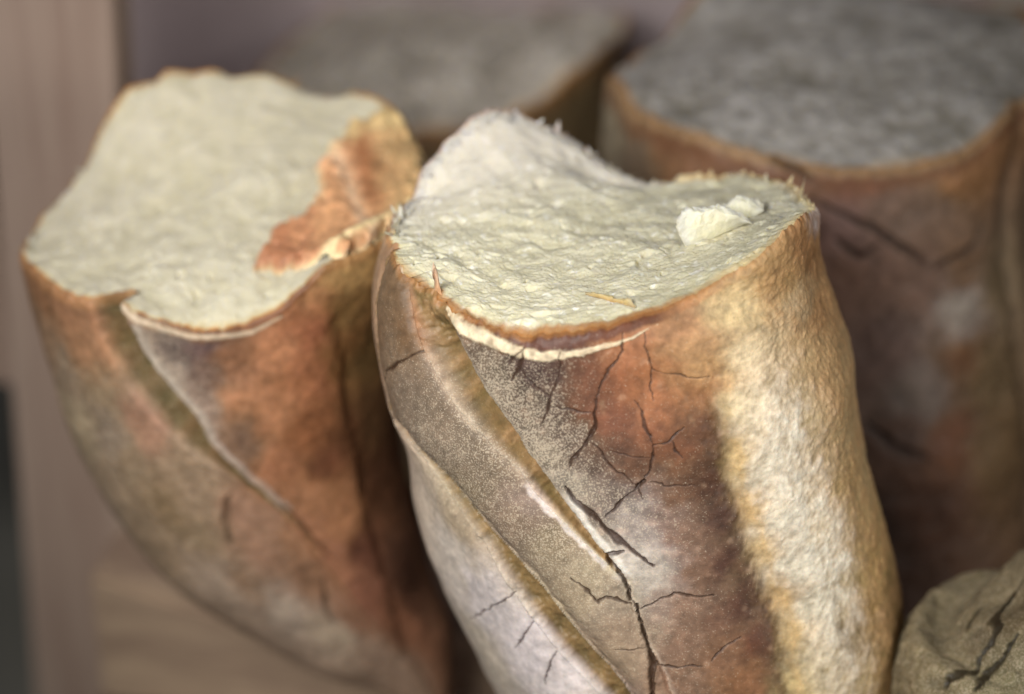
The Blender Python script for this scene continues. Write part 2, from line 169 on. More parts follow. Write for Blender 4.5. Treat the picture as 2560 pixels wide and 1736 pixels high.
# ring, rim and crust-feature tables: (angle round the loaf, distance down its axis in metres)
DATA = {'centre':{'K':[[0.0,0.02597,0.04553,0.19174,0.04832,0.0038,-0.00522,0.00418,-0.04418,0.00653],[0.01477,0.02458,0.04325,0.17722,0.05027,0.00447,-0.00534,0.00461,-0.04622,0.00473],[0.02918,0.0232,0.0423,0.16291,0.05243,0.00509,-0.00445,0.00496,-0.04827,0.00324],[0.04401,0.02233,0.04106,0.14815,0.05415,0.00371,-0.00383,0.00397,-0.04918,0.00842],[0.05747,0.02157,0.03743,0.13521,0.05671,0.00444,0.00258,0.00341,-0.05077,0.01245],[0.07428,0.0242,0.03403,0.11896,0.05632,0.00683,0.01241,0.00329,-0.0516,0.01346],[0.08884,0.02894,0.03021,0.10574,0.05588,0.00712,0.01292,0.00324,-0.05114,0.0142],[0.10385,0.03151,0.02683,0.09134,0.05652,0.00648,0.01085,0.00339,-0.05153,0.01312],[0.11643,0.03469,0.02392,0.07952,0.0552,0.00742,0.01476,0.00343,-0.05128,0.01298],[0.13144,0.03921,0.02081,0.06555,0.05329,0.00794,0.01701,0.00309,-0.05005,0.0137],[0.14589,0.04431,0.01713,0.05254,0.05137,0.00875,0.01878,0.0028,-0.04863,0.01499],[0.1607,0.05004,0.01337,0.03941,0.05033,0.00743,0.01653,0.00285,-0.04747,0.01266],[0.17493,0.05398,0.01063,0.02601,0.04938,0.00527,0.00876,0.00301,-0.04515,0.01022],[0.19211,0.05605,0.00697,0.00936,0.04394,0.00438,0.00451,0.00302,-0.0397,0.0091]],'rim':[[-3.0992853071795863,0.03943],[-2.967685307179586,0.03607],[-2.803285307179586,0.03222],[-2.652885307179586,0.02981],[-2.521385307179586,0.03102],[-2.347485307179586,0.03559],[-2.1359853071795865,0.04088],[-2.056185307179586,0.05218],[-2.037385307179586,0.04616],[-1.2192,0.04616],[-1.1458,0.04737],[-1.0404,0.04833],[-0.9212,0.04833],[-0.8387,0.05025],[-0.7425,0.05121],[-0.6554,0.05194],[-0.5225,0.05338],[-0.3896,0.05434],[-0.1971,0.05242],[-0.0183,0.05025],[0.165,0.04568],[0.3575,0.03919],[0.5821,0.03102],[0.7837,0.02597],[0.9946,0.02573],[1.591,0.03631],[1.7648,0.03559],[1.9763,0.03679],[2.2441,0.03919],[2.4133,0.04184],[2.5119,0.04208],[2.6388,0.04376],[2.6811,0.04641],[2.7375,0.04641],[2.7939,0.04905],[2.855,0.04833],[2.9113,0.04665],[3.01,0.044]]},'left':{'K':[[0.0,-0.07092,0.09601,0.174,0.05221,0.00806,-0.01067,0.00829,-0.04637,0.00555],[0.01478,-0.07352,0.09382,0.15962,0.05355,0.008,-0.01039,0.00824,-0.04744,0.00595],[0.02971,-0.07586,0.09151,0.14505,0.05532,0.00894,-0.0084,0.00866,-0.04885,0.00503],[0.0426,-0.07711,0.09037,0.13227,0.05597,0.00949,-0.0046,0.00874,-0.04909,0.00503],[0.05667,-0.07754,0.08848,0.11834,0.05466,0.00791,-0.00389,0.00742,-0.04757,0.0075],[0.07259,-0.07851,0.08549,0.10273,0.05087,0.00762,-0.00163,0.00685,-0.04401,0.00818],[0.08816,-0.07767,0.08271,0.08743,0.04762,0.00804,0.00313,0.00649,-0.04139,0.00766],[0.10558,-0.07545,0.07998,0.07037,0.04456,0.00839,0.00779,0.00617,-0.03938,0.0071],[0.12262,-0.07091,0.07776,0.0541,0.04017,0.00861,0.01289,0.00537,-0.0367,0.00777],[0.13963,-0.06422,0.07493,0.03872,0.03423,0.00852,0.01628,0.00448,-0.03298,0.00783],[0.15367,-0.05685,0.07321,0.0269,0.02844,0.00771,0.01711,0.00418,-0.02905,0.00615],[0.16914,-0.0485,0.07195,0.01393,0.02343,0.00622,0.01538,0.00349,-0.02459,0.00463],[0.18479,-0.03939,0.07086,0.00125,0.01762,0.00479,0.01318,0.00228,-0.01928,0.00395],[0.20026,-0.02947,0.06919,-0.0105,0.01296,0.00314,0.00745,0.00136,-0.013,0.00311],[0.21499,-0.0239,0.06648,-0.02386,0.00687,0.00148,0.00256,0.00077,-0.00634,0.00161]],'rim':[[-3.0569853071795863,0.02906],[-2.967685307179586,0.02852],[-2.8972853071795863,0.02798],[-2.859685307179586,0.03121],[-2.7186853071795865,0.03175],[-2.6293853071795863,0.03632],[-2.5588853071795863,0.04251],[-2.446185307179586,0.05032],[-2.215885307179586,0.05704],[-2.0044853071795865,0.05839],[-1.8352853071795865,0.06162],[-1.2558,0.05866],[-1.0679,0.06],[-0.825,0.06108],[-0.6462,0.0592],[-0.5454,0.05866],[-0.4904,0.06081],[-0.2979,0.06377],[-0.1283,0.06619],[0.0596,0.06404],[0.22,0.05866],[0.3117,0.0522],[0.4033,0.0452],[0.5454,0.04359],[0.7792,0.04251],[1.8165,0.03659],[1.9434,0.02879],[2.0703,0.02502],[2.2582,0.02475],[2.3992,0.02637],[2.5072,0.03094],[2.5589,0.03121],[2.6905,0.0296],[2.8362,0.02691],[2.963,0.02798],[3.0523,0.02906],[3.1228,0.02664]]},'right':{'K':[[0.0,0.09636,0.18543,0.18684,0.05946,0.00163,-0.00409,0.0024,-0.05166,0.01431],[0.02014,0.09518,0.18001,0.16749,0.06053,0.00156,-0.00411,0.00237,-0.05249,0.01493],[0.04117,0.09397,0.17409,0.14735,0.06212,0.00102,-0.00471,0.0021,-0.05366,0.01614],[0.05987,0.09249,0.1685,0.12956,0.06233,0.00051,-0.00706,0.00213,-0.05444,0.01481],[0.07789,0.09007,0.16437,0.11219,0.06283,0.00121,-0.00421,0.00202,-0.0548,0.01435],[0.09845,0.0902,0.15869,0.09242,0.06195,0.00327,0.00455,0.00166,-0.05364,0.01594],[0.12019,0.09366,0.1525,0.07187,0.05927,0.00483,0.00964,0.00161,-0.05177,0.01601],[0.14237,0.09795,0.14614,0.05107,0.05763,0.00541,0.01159,0.00165,-0.05079,0.01549],[0.17088,0.10452,0.13838,0.02443,0.05612,0.00501,0.01028,0.00168,-0.04933,0.01486],[0.19948,0.10919,0.13035,-0.00262,0.05388,0.00464,0.00891,0.00167,-0.04714,0.01444],[0.22875,0.11494,0.12205,-0.03009,0.05246,0.00451,0.00822,0.00157,-0.04554,0.01498],[0.25787,0.11927,0.11271,-0.05733,0.05109,0.00407,0.00674,0.00148,-0.04391,0.0153]],'rim':[[-2.831485307179586,0.04454],[-2.535485307179586,0.04938],[-2.417985307179586,0.05648],[-2.3568853071795863,0.06616],[-2.1031853071795865,0.06907],[-1.9668853071795862,0.07262],[-1.3383,0.06874],[-1.2375,0.07229],[-1.0542,0.07326],[-0.8617,0.07391],[-0.66,0.07455],[-0.44,0.07617],[-0.2383,0.07778],[-0.0458,0.0781],[0.1467,0.0781],[0.3529,0.07649],[0.5317,0.07358],[0.6783,0.06939],[0.8021,0.06197],[1.5816,0.05196],[1.8823,0.04325],[2.3005,0.04583],[2.667,0.04647],[3.0053,0.04422]]},'mid':{'K':[[0.0,-0.01657,0.32071,0.12893,0.06065,0.00042,-0.01036,0.00287,-0.05334,0.01462],[0.024,-0.02042,0.31426,0.10614,0.06212,0.00045,-0.00865,0.00266,-0.05398,0.01628],[0.04798,-0.02279,0.30671,0.0835,0.06365,0.0015,-0.00476,0.00257,-0.05478,0.01717],[0.06924,-0.02331,0.30064,0.06314,0.0638,0.00276,-0.00127,0.00271,-0.055,0.01648],[0.09073,-0.02307,0.29443,0.04256,0.06307,0.00302,0.00026,0.00251,-0.054,0.01753],[0.11544,-0.02245,0.28641,0.0192,0.06117,0.00324,0.00119,0.00242,-0.0522,0.0176],[0.14686,-0.02109,0.27659,-0.01061,0.05859,0.00342,0.00228,0.00218,-0.04956,0.01828],[0.17835,-0.0189,0.26483,-0.03974,0.05663,0.00342,0.00289,0.00187,-0.04733,0.01925]],'rim':[[-2.892585307179586,0.05469],[-2.624685307179586,0.05714],[-2.3145853071795863,0.06428],[-2.065585307179586,0.06942],[-1.8540853071795862,0.07321],[-1.2192,0.07254],[-0.7975,0.07768],[-0.385,0.08303],[-0.0413,0.0846],[0.2567,0.08214],[0.5042,0.07545],[0.7012,0.06763],[0.9533,0.05893],[1.746,0.0529],[2.2206,0.05491],[2.5683,0.0596],[2.7328,0.06317],[2.8879,0.06384],[3.0147,0.06004]]},'far':{'K':[[0.0,0.05969,0.50005,0.06541,0.07097,0.00174,0.00022,0.0014,-0.05989,0.02221],[0.04559,0.06021,0.48421,0.02266,0.07157,0.00221,0.00105,0.00158,-0.06099,0.02079],[0.08154,0.06163,0.47381,-0.01172,0.07126,0.00257,0.0023,0.00147,-0.06034,0.02191],[0.13399,0.06398,0.45418,-0.0603,0.07028,0.00274,0.00221,0.00152,-0.05856,0.02406],[0.18911,0.06635,0.43307,-0.11116,0.06907,0.00268,0.00211,0.0015,-0.05744,0.02391]],'rim':[[-2.6575853071795863,0.05775],[-1.9621853071795865,0.0639],[-1.4667,0.07763],[-0.5821,0.08047],[-0.0779,0.08071],[0.7288,0.07432],[1.7977,0.06414],[2.5307,0.05799],[3.0758,0.05609]]},'edge':{'K':[[0.0,0.20788,0.29111,0.12925,0.05723,0.00307,0.00231,0.00222,-0.05022,0.01174],[0.02931,0.20939,0.28451,0.10073,0.05848,0.00341,0.00374,0.00221,-0.05134,0.01224],[0.05932,0.21235,0.27758,0.07169,0.05952,0.0042,0.00677,0.00176,-0.05147,0.0164],[0.10457,0.21905,0.2622,0.02966,0.05997,0.00468,0.00802,0.00156,-0.05142,0.01835],[0.16678,0.22851,0.24231,-0.02852,0.06109,0.00431,0.00689,0.00155,-0.05214,0.01885],[0.21396,0.23314,0.22571,-0.07244,0.05968,0.0036,0.00493,0.00146,-0.05044,0.01921]],'rim':[[-2.831485307179586,0.03213],[-2.338085307179586,0.03722],[-1.4392,0.03829],[-1.0083,0.05034],[-0.7104,0.05409],[0.0,0.05677],[0.7288,0.04204],[1.7225,0.03829],[2.6623,0.03374]]},'corner':{'K':[[0.0,0.1302,-0.00131,0.07924,0.0004,0.00015,0.00073,6e-05,-0.00071,0.00011],[0.00381,0.13353,-0.00132,0.07738,0.00754,0.00162,0.00951,0.00087,-0.01031,0.00107],[0.00892,0.13712,-0.00129,0.07375,0.01954,0.00329,0.0103,0.00084,-0.01847,0.00432],[0.01685,0.13961,-0.00357,0.06657,0.02766,0.0035,0.00862,0.00081,-0.02376,0.00706],[0.02328,0.14167,-0.00502,0.06066,0.03376,0.00216,0.00534,0.00121,-0.0288,0.00402],[0.02891,0.14154,-0.0051,0.05503,0.0394,0.00114,-0.00339,0.00129,-0.0334,0.00368],[0.03458,0.14075,-0.00628,0.04954,0.043,0.00065,-0.00185,0.00086,-0.03581,0.00746],[0.0428,0.141,-0.00793,0.04149,0.04462,0.00115,0.00126,0.00085,-0.03768,0.00446],[0.05947,0.14152,-0.00919,0.02487,0.04493,0.00128,0.0027,0.00096,-0.03821,0.0021],[0.08898,0.14383,-0.01039,-0.00452,0.04522,0.00133,0.00349,0.001,-0.03852,0.00166]],'rim':[[-3.0569853071795863,0.01192],[-2.681085307179586,0.00056],[-1.65,0.0],[0.605,0.00011]]},'cf':{'A':[[-0.92,0.04761],[-0.8667,0.04881],[-0.7956,0.05073],[-0.6978,0.05674],[-0.6133,0.063],[-0.5111,0.07069],[-0.4667,0.07454],[-0.4267,0.08319],[-0.4,0.08896],[-0.3511,0.09497],[-0.2933,0.10147],[-0.24,0.10796],[-0.1822,0.11541]],'B':[[-1.0844,0.04881],[-1.0089,0.05242],[-0.9289,0.05963],[-0.8133,0.0666],[-0.6844,0.07309],[-0.6444,0.07478],[-0.5289,0.08391],[-0.5022,0.09017],[-0.4044,0.0981],[-0.3289,0.10363],[-0.2578,0.10964],[-0.1867,0.11565]],'C':[[-1.3733,0.07382],[-1.2044,0.07502],[-1.0667,0.08103],[-0.9733,0.08608],[-0.8044,0.09666],[-0.6533,0.10652],[-0.56,0.11421],[-0.4844,0.12383],[-0.4444,0.13008],[-0.4,0.13753],[-0.3644,0.14595],[-0.3244,0.15533]],'D':[[-1.5022,0.07598],[-1.2311,0.0755],[-1.1111,0.08223],[-1.0222,0.08824],[-0.8978,0.09738],[-0.7956,0.10483],[-0.7467,0.11229],[-0.6889,0.12046],[-0.6178,0.13032],[-0.5467,0.13946],[-0.4978,0.14595],[-0.4489,0.15653]],'E':[[0.36,0.04088],[0.3956,0.05314],[0.4089,0.06372],[0.3644,0.07862],[0.3378,0.08704],[0.3289,0.09618],[0.3644,0.10652],[0.3822,0.11974],[0.3911,0.13152],[0.4089,0.14258],[0.3778,0.14979],[0.3289,0.15989],[0.2711,0.16807]],'stripe':[[-0.7911,0.05073],[-0.7467,0.05242],[-0.6933,0.05386],[-0.56,0.05554],[-0.4133,0.05747],[-0.3156,0.05843],[-0.2178,0.05795],[-0.1244,0.05723],[-0.0311,0.05602],[0.0622,0.0541],[0.1644,0.05001]],'cracks':[[0.0004,[[-0.3956,0.05674],[-0.4044,0.05891],[-0.4311,0.06131],[-0.4622,0.063]]],[0.00028,[[-0.4178,0.06131],[-0.3689,0.06468],[-0.3022,0.06708],[-0.3244,0.06997],[-0.3689,0.07285]]],[0.00022,[[-0.2489,0.05674],[-0.2444,0.05987],[-0.2622,0.06324],[-0.3022,0.06708]]],[0.0003,[[0.0222,0.05266],[0.0178,0.05795],[-0.0356,0.06179],[-0.08,0.0654],[-0.1244,0.06997],[-0.1422,0.0743],[-0.1822,0.07742]]],[0.0002,[[-0.3156,0.06925],[-0.2489,0.07021],[-0.1956,0.07117],[-0.1422,0.07213]]],[0.0002,[[0.1022,0.0529],[0.12,0.05987],[0.1333,0.0642],[0.1156,0.06756],[0.1111,0.07213]]],[0.00018,[[0.1333,0.06444],[0.1911,0.06636],[0.2311,0.0666],[0.2756,0.06877],[0.3733,0.07069]]],[0.00045,[[-0.1289,0.07165],[-0.1467,0.07574],[-0.2089,0.07983],[-0.2844,0.08295],[-0.3067,0.08488]]],[0.0003,[[-0.1778,0.07935],[-0.16,0.08367],[-0.1289,0.08848],[-0.0667,0.09281]]],[0.00025,[[0.0489,0.07502],[0.0489,0.07911],[0.0533,0.08415]]],[0.00035,[[0.0533,0.08415],[0.0133,0.08896],[-0.0044,0.09065],[-0.0578,0.09281]]],[0.0008,[[-0.0222,0.09185],[-0.0578,0.09281],[-0.0667,0.09377]]],[0.0005,[[-0.0711,0.09401],[-0.1022,0.09497],[-0.1378,0.09594],[-0.2044,0.09858]]],[0.00028,[[0.0533,0.08415],[0.1111,0.08415],[0.1556,0.08295],[0.1956,0.08175]]],[0.0002,[[0.1244,0.08439],[0.1289,0.08704],[0.1422,0.08896]]],[0.00016,[[-0.12,0.08271],[-0.0489,0.08512],[0.0222,0.08704]]],[0.00018,[[-0.0089,0.09281],[0.0711,0.09449],[0.1867,0.09642]]],[0.00022,[[-0.0622,0.09353],[-0.0444,0.09642]]],[0.0004,[[-0.1689,0.12383],[-0.0889,0.12263],[0.0,0.12214],[0.0533,0.12431],[0.1467,0.12671]]],[0.0004,[[-0.1911,0.12287],[-0.2444,0.11878],[-0.2889,0.11782],[-0.32,0.11854],[-0.3511,0.11517],[-0.4,0.11205]]],[0.0009,[[-0.3556,0.08944],[-0.3156,0.09353],[-0.2444,0.09906],[-0.1956,0.10315],[-0.1378,0.10724],[-0.1022,0.10988],[-0.0533,0.11301]]],[0.0007,[[-0.2489,0.10772],[-0.2267,0.10772],[-0.1689,0.10772]]],[0.0008,[[-0.24,0.10796],[-0.2089,0.11229],[-0.1956,0.11613],[-0.1956,0.12118],[-0.1822,0.12311]]],[0.0011,[[-0.1778,0.12263],[-0.1911,0.12551],[-0.1956,0.12984],[-0.2,0.13609],[-0.2089,0.14066],[-0.2356,0.14378],[-0.2756,0.15052],[-0.3022,0.15557]]],[0.00025,[[-0.2178,0.14042],[-0.1244,0.14282],[-0.0089,0.14523]]],[0.0002,[[-0.2089,0.13513],[-0.2622,0.13369],[-0.3244,0.13272]]],[0.0003,[[0.0356,0.14475],[0.1022,0.14282],[0.1911,0.14186]]],[0.00035,[[-1.2844,0.0678],[-1.1867,0.06516],[-1.08,0.06276],[-0.9289,0.06011]]],[0.00022,[[-1.1644,0.12575],[-0.8711,0.11902],[-0.72,0.11565]]],[0.00024,[[-0.8622,0.1308],[-0.7467,0.12647],[-0.6711,0.12238]]],[0.00024,[[-0.7644,0.14042],[-0.6889,0.13537],[-0.6133,0.13152]]],[0.00025,[[0.0356,0.07141],[0.0533,0.07406],[0.04,0.07838],[0.0578,0.08151]]],[0.0003,[[-0.4667,0.05987],[-0.4133,0.05747],[-0.3911,0.05674]]]],'paint':[[[-0.72,0.05314],[150,120,95],0.25],[[-0.6178,0.05819],[105,84,68],0.55],[[-0.5422,0.06324],[98,78,62],0.75],[[-0.4356,0.0666],[88,68,56],0.8],[[-0.4178,0.07213],[118,100,82],0.8],[[-0.5511,0.06564],[150,132,108],0.8],[[-0.3822,0.08007],[150,132,108],0.8],[[-0.3156,0.08848],[165,150,128],0.7],[[-0.3822,0.06131],[74,50,48],0.5],[[-0.2844,0.06035],[84,56,50],0.45],[[-0.2933,0.06997],[92,72,62],0.7],[[-0.2622,0.07646],[100,80,68],0.7],[[-0.1467,0.06372],[120,66,48],0.25],[[-0.1467,0.07093],[122,68,50],0.2],[[-0.0178,0.06468],[160,88,56],0.15],[[-0.0489,0.07454],[140,76,56],0.15],[[0.0667,0.05723],[188,112,72],0.1],[[0.1244,0.06516],[192,112,66],0.12],[[0.1378,0.07406],[188,110,70],0.15],[[0.2133,0.0541],[210,142,94],0.1],[[0.2889,0.06083],[220,158,104],0.1],[[0.2889,0.07478],[190,118,72],0.1],[[0.3333,0.06756],[222,160,100],0.1],[[0.0667,0.08031],[150,84,58],0.15],[[-0.0933,0.08247],[112,66,52],0.2],[[-0.0533,0.08824],[118,72,56],0.2],[[0.1422,0.0868],[150,86,60],0.12],[[0.2711,0.08464],[140,80,52],0.1],[[-0.2089,0.08584],[104,78,66],0.5],[[-0.1644,0.09329],[130,110,96],0.6],[[-0.0844,0.09762],[176,160,148],0.55],[[0.0178,0.10195],[150,118,102],0.4],[[-0.0489,0.10555],[186,168,156],0.5],[[0.1422,0.09738],[132,84,66],0.25],[[0.1111,0.10796],[150,106,88],0.25],[[0.2622,0.09642],[112,62,50],0.1],[[0.2711,0.10603],[98,56,52],0.1],[[0.2222,0.1183],[96,54,52],0.1],[[0.1422,0.11878],[158,112,92],0.2],[[-0.1244,0.11012],[222,208,192],0.5],[[-0.0844,0.11685],[212,196,178],0.5],[[-0.0711,0.12214],[170,140,120],0.4],[[0.0267,0.12719],[160,118,98],0.3],[[-0.0489,0.13681],[158,114,94],0.3],[[0.1556,0.13344],[140,94,78],0.2],[[0.2578,0.13369],[100,56,48],0.1],[[0.2533,0.14571],[120,64,48],0.1],[[0.08,0.14619],[150,100,78],0.2],[[0.1467,0.1546],[168,106,74],0.1],[[-0.24,0.11806],[196,180,150],0.6],[[-0.2311,0.13032],[178,152,124],0.5],[[-0.1467,0.14859],[150,108,88],0.3],[[-0.3333,0.13417],[170,146,116],0.4],[[-0.3067,0.11181],[216,200,158],0.7],[[-0.4622,0.10363],[200,180,140],0.9],[[-0.5867,0.09642],[192,160,132],0.8],[[-0.6844,0.08391],[190,166,136],0.8],[[-0.7956,0.0767],[186,166,138],0.8],[[-0.8578,0.08968],[170,148,112],0.9],[[-0.9333,0.07261],[188,168,140],0.8],[[-1.0178,0.06684],[186,160,134],0.5],[[-1.1333,0.06179],[176,140,112],0.4],[[-1.2133,0.0565],[168,122,92],0.2],[[-1.0089,0.05771],[170,112,78],0.15],[[-1.1689,0.05073],[172,124,92],0.2],[[-0.4311,0.11637],[190,170,132],0.7],[[-0.8889,0.07069],[200,170,140],0.6],[[-0.5333,0.09305],[214,184,166],0.5],[[-1.2889,0.1005],[190,170,148],0.3],[[-1.0889,0.10868],[196,180,164],0.3],[[-0.9378,0.11902],[204,190,186],0.3],[[-0.7644,0.13032],[206,192,190],0.3],[[-0.6578,0.14066],[206,192,188],0.3],[[-1.1467,0.13417],[186,170,150],0.3],[[-0.92,0.0993],[170,146,116],0.3],[[-0.5644,0.14643],[206,190,180],0.3],[[0.5556,0.04857],[232,196,138],0.1],[[0.7689,0.03847],[216,160,96],0.1],[[1.0,0.03198],[186,120,66],0.1],[[1.2311,0.03967],[150,92,50],0.1],[[0.8889,0.05698],[222,186,140],0.1],[[1.12,0.06732],[200,140,86],0.1],[[0.5733,0.06732],[236,206,156],0.15],[[0.7689,0.07718],[216,174,120],0.1],[[0.9244,0.08632],[206,160,108],0.1],[[0.4667,0.08343],[234,206,152],0.2],[[0.6933,0.09089],[214,178,122],0.1],[[0.9556,0.09906],[204,164,112],0.1],[[0.3911,0.09377],[226,180,110],0.1],[[0.4711,0.09714],[232,214,176],0.2],[[0.6444,0.10267],[222,190,140],0.1],[[0.9022,0.11589],[200,156,96],0.1],[[0.4,0.10531],[226,170,98],0.1],[[0.5067,0.11253],[234,220,186],0.25],[[0.7022,0.12238],[226,198,150],0.1],[[0.96,0.13513],[206,164,104],0.1],[[0.4178,0.11974],[220,176,118],0.1],[[0.5378,0.1284],[234,220,186],0.2],[[0.7467,0.14306],[214,182,126],0.1],[[1.0222,0.14907],[196,152,84],0.1],[[0.4222,0.13657],[204,156,98],0.1],[[0.5556,0.14475],[234,220,184],0.15],[[0.8489,0.15533],[150,108,50],0.05],[[1.0889,0.16086],[140,104,54],0.05],[[0.72,0.15701],[132,98,44],0.05],[[0.4267,0.14835],[206,164,104],0.1],[[0.4667,0.15581],[214,190,142],0.1],[[0.7244,0.16566],[176,140,76],0.05],[[0.3422,0.15917],[206,172,112],0.1]]},'lf':{'A':[[-0.5556,0.05893],[-0.52,0.06269],[-0.4444,0.07265],[-0.3511,0.07964],[-0.24,0.08799],[-0.1778,0.09713],[-0.1022,0.10359],[0.0,0.11328],[0.0978,0.12404],[0.1644,0.13453]],'B':[[-0.7689,0.06162],[-0.7333,0.06996],[-0.6756,0.07749],[-0.5778,0.08476],[-0.4844,0.09148],[-0.3556,0.0974],[-0.2311,0.10332],[-0.0889,0.11032],[0.0489,0.1227],[0.1333,0.13453]],'E':[[0.3956,0.04601],[0.4756,0.06081],[0.6044,0.07857],[0.6622,0.09579],[0.6667,0.11328],[0.6667,0.13265],[0.5956,0.15687],[0.4178,0.1792],[0.1422,0.19507]],'stripe':[[-0.5378,0.05946],[-0.4711,0.06296],[-0.32,0.06538],[-0.1911,0.06754],[-0.0622,0.06727],[0.0844,0.06592],[0.2267,0.06108]],'cracks':[[0.0012,[[-0.1778,0.11516],[-0.2578,0.12189],[-0.32,0.13023]]],[0.001,[[0.0667,0.15283],[-0.0667,0.16063],[-0.1244,0.16736]]],[0.0009,[[0.1111,0.12243],[0.1778,0.13669],[0.2356,0.14906]]]],'paint':[[[-1.1689,0.06619],[150,90,60],0.1],[[-1.1822,0.07534],[160,120,92],0.1],[[-0.9289,0.06754],[176,110,74],0.1],[[-1.0889,0.08341],[144,120,94],0.5],[[-0.8089,0.07534],[196,128,86],0.1],[[-0.7956,0.08583],[140,116,84],0.5],[[-1.0889,0.0939],[170,150,112],0.4],[[-0.8267,0.09713],[130,116,96],0.5],[[-0.5511,0.0939],[190,130,104],0.2],[[-0.72,0.10359],[140,114,84],0.5],[[-0.4178,0.10359],[156,126,96],0.4],[[-0.5867,0.11489],[120,96,66],0.3],[[-0.3733,0.11166],[150,120,92],0.5],[[-1.0356,0.11355],[150,126,98],0.4],[[-0.88,0.12135],[154,126,96],0.4],[[-0.4933,0.12512],[140,116,86],0.3],[[-0.1378,0.12377],[170,118,96],0.15],[[-0.1378,0.13507],[160,110,90],0.15],[[-0.5778,0.13965],[170,146,122],0.5],[[-0.3556,0.15364],[190,170,146],0.5],[[-0.1911,0.17005],[186,164,134],0.5],[[-0.4222,0.14314],[140,104,82],0.3],[[0.0178,0.14772],[140,88,70],0.1],[[-0.1067,0.18566],[150,120,100],0.3],[[-0.4044,0.06458],[140,116,96],0.6],[[-0.2844,0.07184],[104,84,74],0.5],[[-0.3467,0.0783],[150,128,108],0.7],[[-0.1289,0.0705],[96,68,66],0.3],[[-0.0222,0.0748],[150,92,66],0.15],[[-0.1689,0.08825],[140,112,94],0.5],[[-0.12,0.07964],[120,88,76],0.4],[[0.0044,0.08556],[180,112,74],0.05],[[0.2044,0.07319],[200,124,80],0],[[0.1333,0.09364],[190,118,76],0.05],[[0.0222,0.09767],[120,84,68],0.3],[[0.3822,0.06888],[186,104,66],0],[[0.4,0.08449],[180,104,64],0],[[0.3733,0.10171],[150,84,50],0.05],[[0.1778,0.11032],[176,106,70],0.05],[[0.3378,0.12539],[178,112,74],0.05],[[0.4444,0.11758],[110,58,38],0],[[0.6311,0.11193],[104,58,34],0],[[0.4444,0.13965],[180,112,72],0.05],[[0.1644,0.13803],[176,110,78],0.1],[[0.8267,0.1383],[96,54,36],0],[[0.4844,0.15337],[110,60,48],0],[[0.2444,0.15095],[170,104,78],0.05],[[0.32,0.16602],[146,84,68],0.1],[[0.4178,0.1792],[130,76,58],0],[[0.76,0.16978],[80,46,36],0],[[0.0622,0.16817],[158,100,82],0.1],[[0.6133,0.06269],[170,120,60],0],[[0.6444,0.05112],[190,140,76],0],[[0.6533,0.07938],[150,96,50],0],[[0.88,0.08449],[120,84,46],0],[[0.9289,0.1122],[104,66,40],0]]},'rf':{'cracks':[[0.0011,[[-0.1422,0.08714],[-0.0311,0.09069],[0.1333,0.09714],[0.2844,0.10618],[0.3867,0.11231]]],[0.0009,[[0.4222,0.11328],[0.5111,0.11264],[0.6533,0.1107],[0.7156,0.10554]]],[0.0008,[[-0.0356,0.0994],[0.04,0.10425],[0.0667,0.10521],[0.1422,0.10231]]],[0.0012,[[-0.4489,0.07391],[-0.28,0.07746],[-0.1556,0.08133]]],[0.0012,[[-0.0533,0.15427],[0.0489,0.16266],[0.2133,0.16912]]]],'paint':[[[-1.2978,0.07778],[170,150,110],0.2],[[-1.0667,0.08133],[150,120,90],0.2],[[-0.9111,0.07778],[150,92,56],0.1],[[-0.6489,0.08036],[160,100,70],0.1],[[-0.3378,0.07875],[150,90,66],0],[[-0.2311,0.08294],[160,104,80],0.1],[[0.0578,0.0823],[176,100,80],0],[[0.1644,0.08972],[150,110,90],0.2],[[0.3778,0.09166],[150,110,88],0.2],[[0.5511,0.08069],[190,120,66],0],[[-0.0311,0.09327],[180,130,116],0.2],[[0.04,0.11296],[160,110,92],0.3],[[0.3556,0.11748],[150,104,86],0.3],[[0.0933,0.13491],[130,92,80],0.3],[[0.2489,0.15072],[150,126,108],0.3],[[0.5556,0.11812],[150,100,70],0.1],[[0.5333,0.1291],[190,170,150],0.5],[[0.5022,0.14201],[140,80,40],0],[[0.7867,0.12716],[160,124,84],0.1],[[0.6711,0.15201],[146,108,70],0.1],[[0.3422,0.16589],[140,76,46],0],[[0.12,0.16234],[120,80,66],0.2],[[0.6044,0.17073],[136,96,60],0],[[0.1822,0.18396],[110,66,52],0],[[-0.0578,0.18783],[90,60,50],0]]},'kf':{'cracks':[[0.0008,[[-1.3511,0.001],[-1.4756,0.00368],[-0.9244,0.01036],[-0.92,0.01548],[-0.9956,0.01871]]],[0.0006,[[-0.9956,0.01871],[-0.9556,0.02807],[-0.9644,0.0333]]],[0.0006,[[-0.6533,0.01247],[-0.7511,0.01815],[-0.8622,0.02216],[-0.7733,0.03096]]],[0.0005,[[-1.6,0.00813],[-1.5867,0.00791],[-1.3867,0.01303]]]],'paint':[[[-1.6,0.00724],[176,154,116],0.5],[[-1.6,0.00379],[172,152,116],0.6],[[-1.6,0.01414],[166,146,108],0.6],[[-1.2267,0.03085],[172,150,110],0.6],[[-1.0578,0.01247],[156,134,100],0.6],[[-0.6578,0.01715],[176,160,120],0.6],[[-0.8978,0.02873],[182,162,120],0.7],[[-1.2711,0.03686],[156,132,94],0.5],[[-0.76,0.00746],[146,122,88],0.5],[[-0.7022,0.02651],[176,164,120],0.6]]}}
